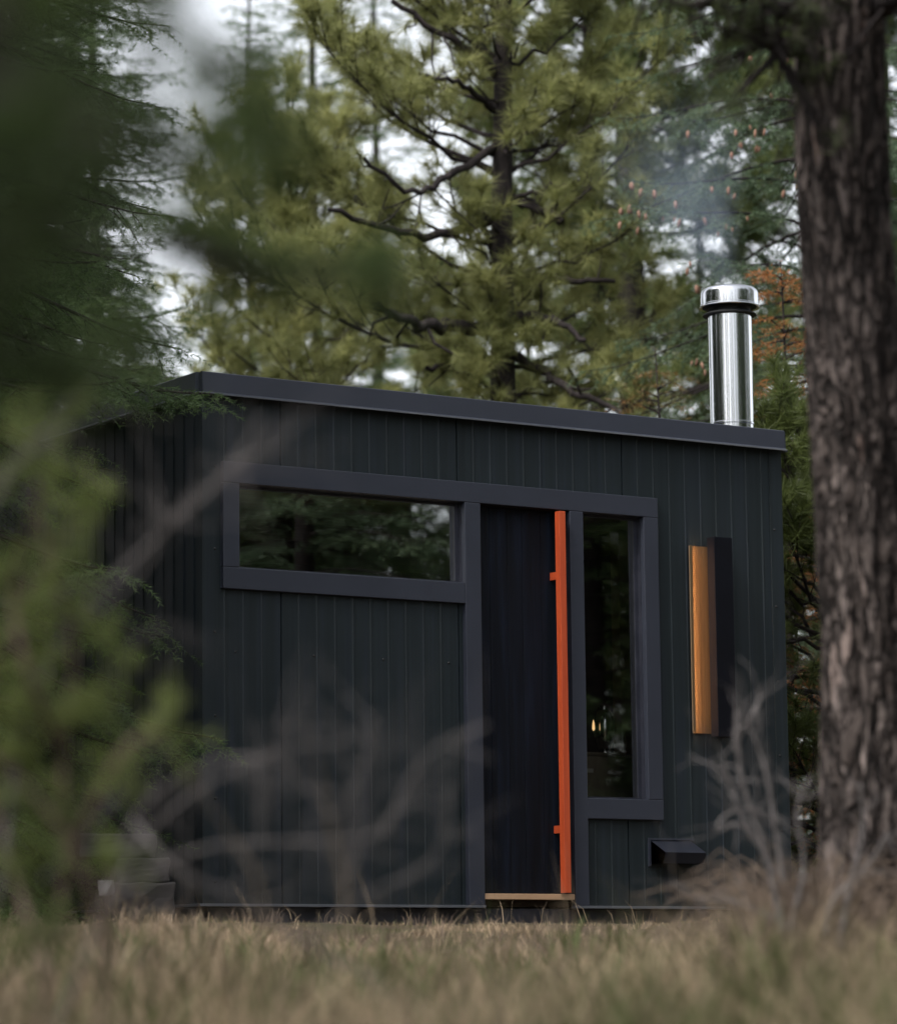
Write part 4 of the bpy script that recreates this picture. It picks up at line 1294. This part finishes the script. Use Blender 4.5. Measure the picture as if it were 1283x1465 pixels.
W_ = grass('grass', 130, 2, 13.2, 17.2, lambda s: 0.15 * s + 0.2, lambda s, l: 0.12 + 0 * s, 105, 0.15, 0.003)
g6 = W_.build('wisps', MAT['grass']); tag(g6, 'sparse pale wisps of grass at the foot of the cabin wall', 'wisps', kind='stuff')
g4 = D_.build('seed_stalks', MAT['grass']); tag(g4, 'thin tall dry stalks standing above the grass', 'stalks', kind='stuff')
g = A.build('grass', MAT['grass']); tag(g, 'dry straw coloured grass with green patches around the cabin', 'grass', kind='stuff')
g2 = B_.build('grass', MAT['grass']); tag(g2, 'short dry grass growing along the cabin walls', 'grass', kind='stuff')


# ================================================================== smoke
def smoke():
    a = at(1040, 408, 18.7); b = at(925, 150, 19.2)
    ax = b - a; ln = np.linalg.norm(ax)
    n, sd = 14, 24
    A = Arr()
    u = np.linspace(0, 1, n); r = 0.10 + 0.62 * u
    v = []
    for k in range(n):
        for j in range(sd):
            th = 2 * PI * j / sd; v.append((r[k] * math.cos(th), r[k] * math.sin(th), u[k] * ln))
    v += [(0, 0, 0), (0, 0, ln)]
    f = [(k * sd + j, k * sd + (j + 1) % sd, (k + 1) * sd + (j + 1) % sd, (k + 1) * sd + j) for k in range(n - 1) for j in range(sd)]
    A.add(v, f)
    A.f.append(np.array([(n * sd, (j + 1) % sd, j) for j in range(sd)] + [(n * sd + 1, (n - 1) * sd + j, (n - 1) * sd + (j + 1) % sd) for j in range(sd)], np.int32))
    m, nt, out = new_mat('wood_smoke')
    tc = N(nt, 'TexCoord'); sp = N(nt, 'SeparateXYZ'); L(nt, tc, 'Object', sp, 'Vector')
    def math_(op, x, y=None, val=None):
        q = N(nt, 'Math'); q.operation = op
        nt.links.new(x, q.inputs[0])
        if y is not None: nt.links.new(y, q.inputs[1])
        elif val is not None: q.inputs[1].default_value = val
        return q.outputs[0]
    X, Y, Z = sp.outputs
    nz = N(nt, 'TexNoise'); nz.inputs['Scale'].default_value = 3.2; nz.inputs['Detail'].default_value = 4; nz.inputs['Distortion'].default_value = 0.6
    L(nt, tc, 'Object', nz, 'Vector')
    rad = math_('SQRT', math_('ADD', math_('MULTIPLY', X, X), math_('MULTIPLY', Y, Y)))
    zu = math_('MULTIPLY', Z, val=1.0 / ln)
    rr = math_('ADD', math_('MULTIPLY', zu, val=0.62), val=0.10)
    q = math_('SUBTRACT', math_('DIVIDE', rad, rr), None, 0.0)
    fall = N(nt, 'MapRange'); fall.interpolation_type = 'SMOOTHSTEP'
    fall.inputs['From Min'].default_value = 1.0; fall.inputs['From Max'].default_value = 0.1; fall.inputs['To Min'].default_value = 0; fall.inputs['To Max'].default_value = 1
    nt.links.new(q, fall.inputs['Value'])
    end = N(nt, 'MapRange'); end.interpolation_type = 'SMOOTHSTEP'
    end.inputs['From Min'].default_value = 1.0; end.inputs['From Max'].default_value = 0.2
    nt.links.new(zu, end.inputs['Value'])
    cl = N(nt, 'MapRange'); cl.inputs['From Min'].default_value = 0.22; cl.inputs['From Max'].default_value = 0.68
    nt.links.new(nz.outputs['Fac'], cl.inputs['Value'])
    dn = math_('MULTIPLY', math_('MULTIPLY', math_('MULTIPLY', fall.outputs[0], end.outputs[0]), cl.outputs[0]), val=1.15)
    pv = N(nt, 'VolumePrincipled'); pv.inputs['Color'].default_value = (0.46, 0.56, 0.74, 1)
    nt.links.new(dn, pv.inputs['Density'])
    L(nt, pv, 'Volume', out, 'Volume')
    o = A.build('smoke', m)
    z = Vector(ax).normalized(); x = z.cross(Vector((0, 1, 0))).normalized(); y = z.cross(x)
    Mx = Matrix.Identity(4)
    for i in range(3): Mx[i][0], Mx[i][1], Mx[i][2], Mx[i][3] = x[i], y[i], z[i], a[i]
    o.matrix_world = Mx
    tag(o, 'thin blue grey smoke drifting up from the steel chimney', 'smoke', kind='stuff')


smoke()

# ================================================================== light
SUN_EL, SUN_AZ = math.radians(50), math.radians(-100)   # azimuth clockwise from +Y
wd = bpy.data.worlds.new('World'); SC.world = wd
wd.use_nodes = True
nt = wd.node_tree
bgd = nt.nodes['Background']
sky = nt.nodes.new('ShaderNodeTexSky'); sky.sky_type = 'NISHITA'; sky.sun_disc = False
sky.sun_elevation = SUN_EL; sky.sun_rotation = SUN_AZ
sky.air_density = 1.0; sky.dust_density = 3.0; sky.ozone_density = 1.0
hs = nt.nodes.new('ShaderNodeHueSaturation'); hs.inputs['Saturation'].default_value = 0.22
nt.links.new(sky.outputs['Color'], hs.inputs['Color'])
nt.links.new(hs.outputs['Color'], bgd.inputs['Color'])
bgd.inputs['Strength'].default_value = 0.13
sun_d = bpy.data.lights.new('sun', 'SUN'); sun_d.energy = 1.5; sun_d.angle = math.radians(20); sun_d.color = (1.0, 0.95, 0.88)
sun = bpy.data.objects.new('sun', sun_d); COL.objects.link(sun)
sd = Vector((math.sin(SUN_AZ) * math.cos(SUN_EL), math.cos(SUN_AZ) * math.cos(SUN_EL), math.sin(SUN_EL)))
sun.rotation_euler = sd.to_track_quat('Z', 'Y').to_euler()
sun.location = (0, -10, 30)

vs = SC.view_settings
vs.view_transform = 'Standard'; vs.look = 'None'; vs.gamma = 1.0; vs.use_curve_mapping = False
vs.exposure = 1.5
SC.cycles.use_denoising = True
SC.cycles.max_bounces = 8
SC.cycles.transparent_max_bounces = 12
SC.cycles.volume_bounces = 1
SC.cycles.caustics_reflective = False
SC.cycles.caustics_refractive = False
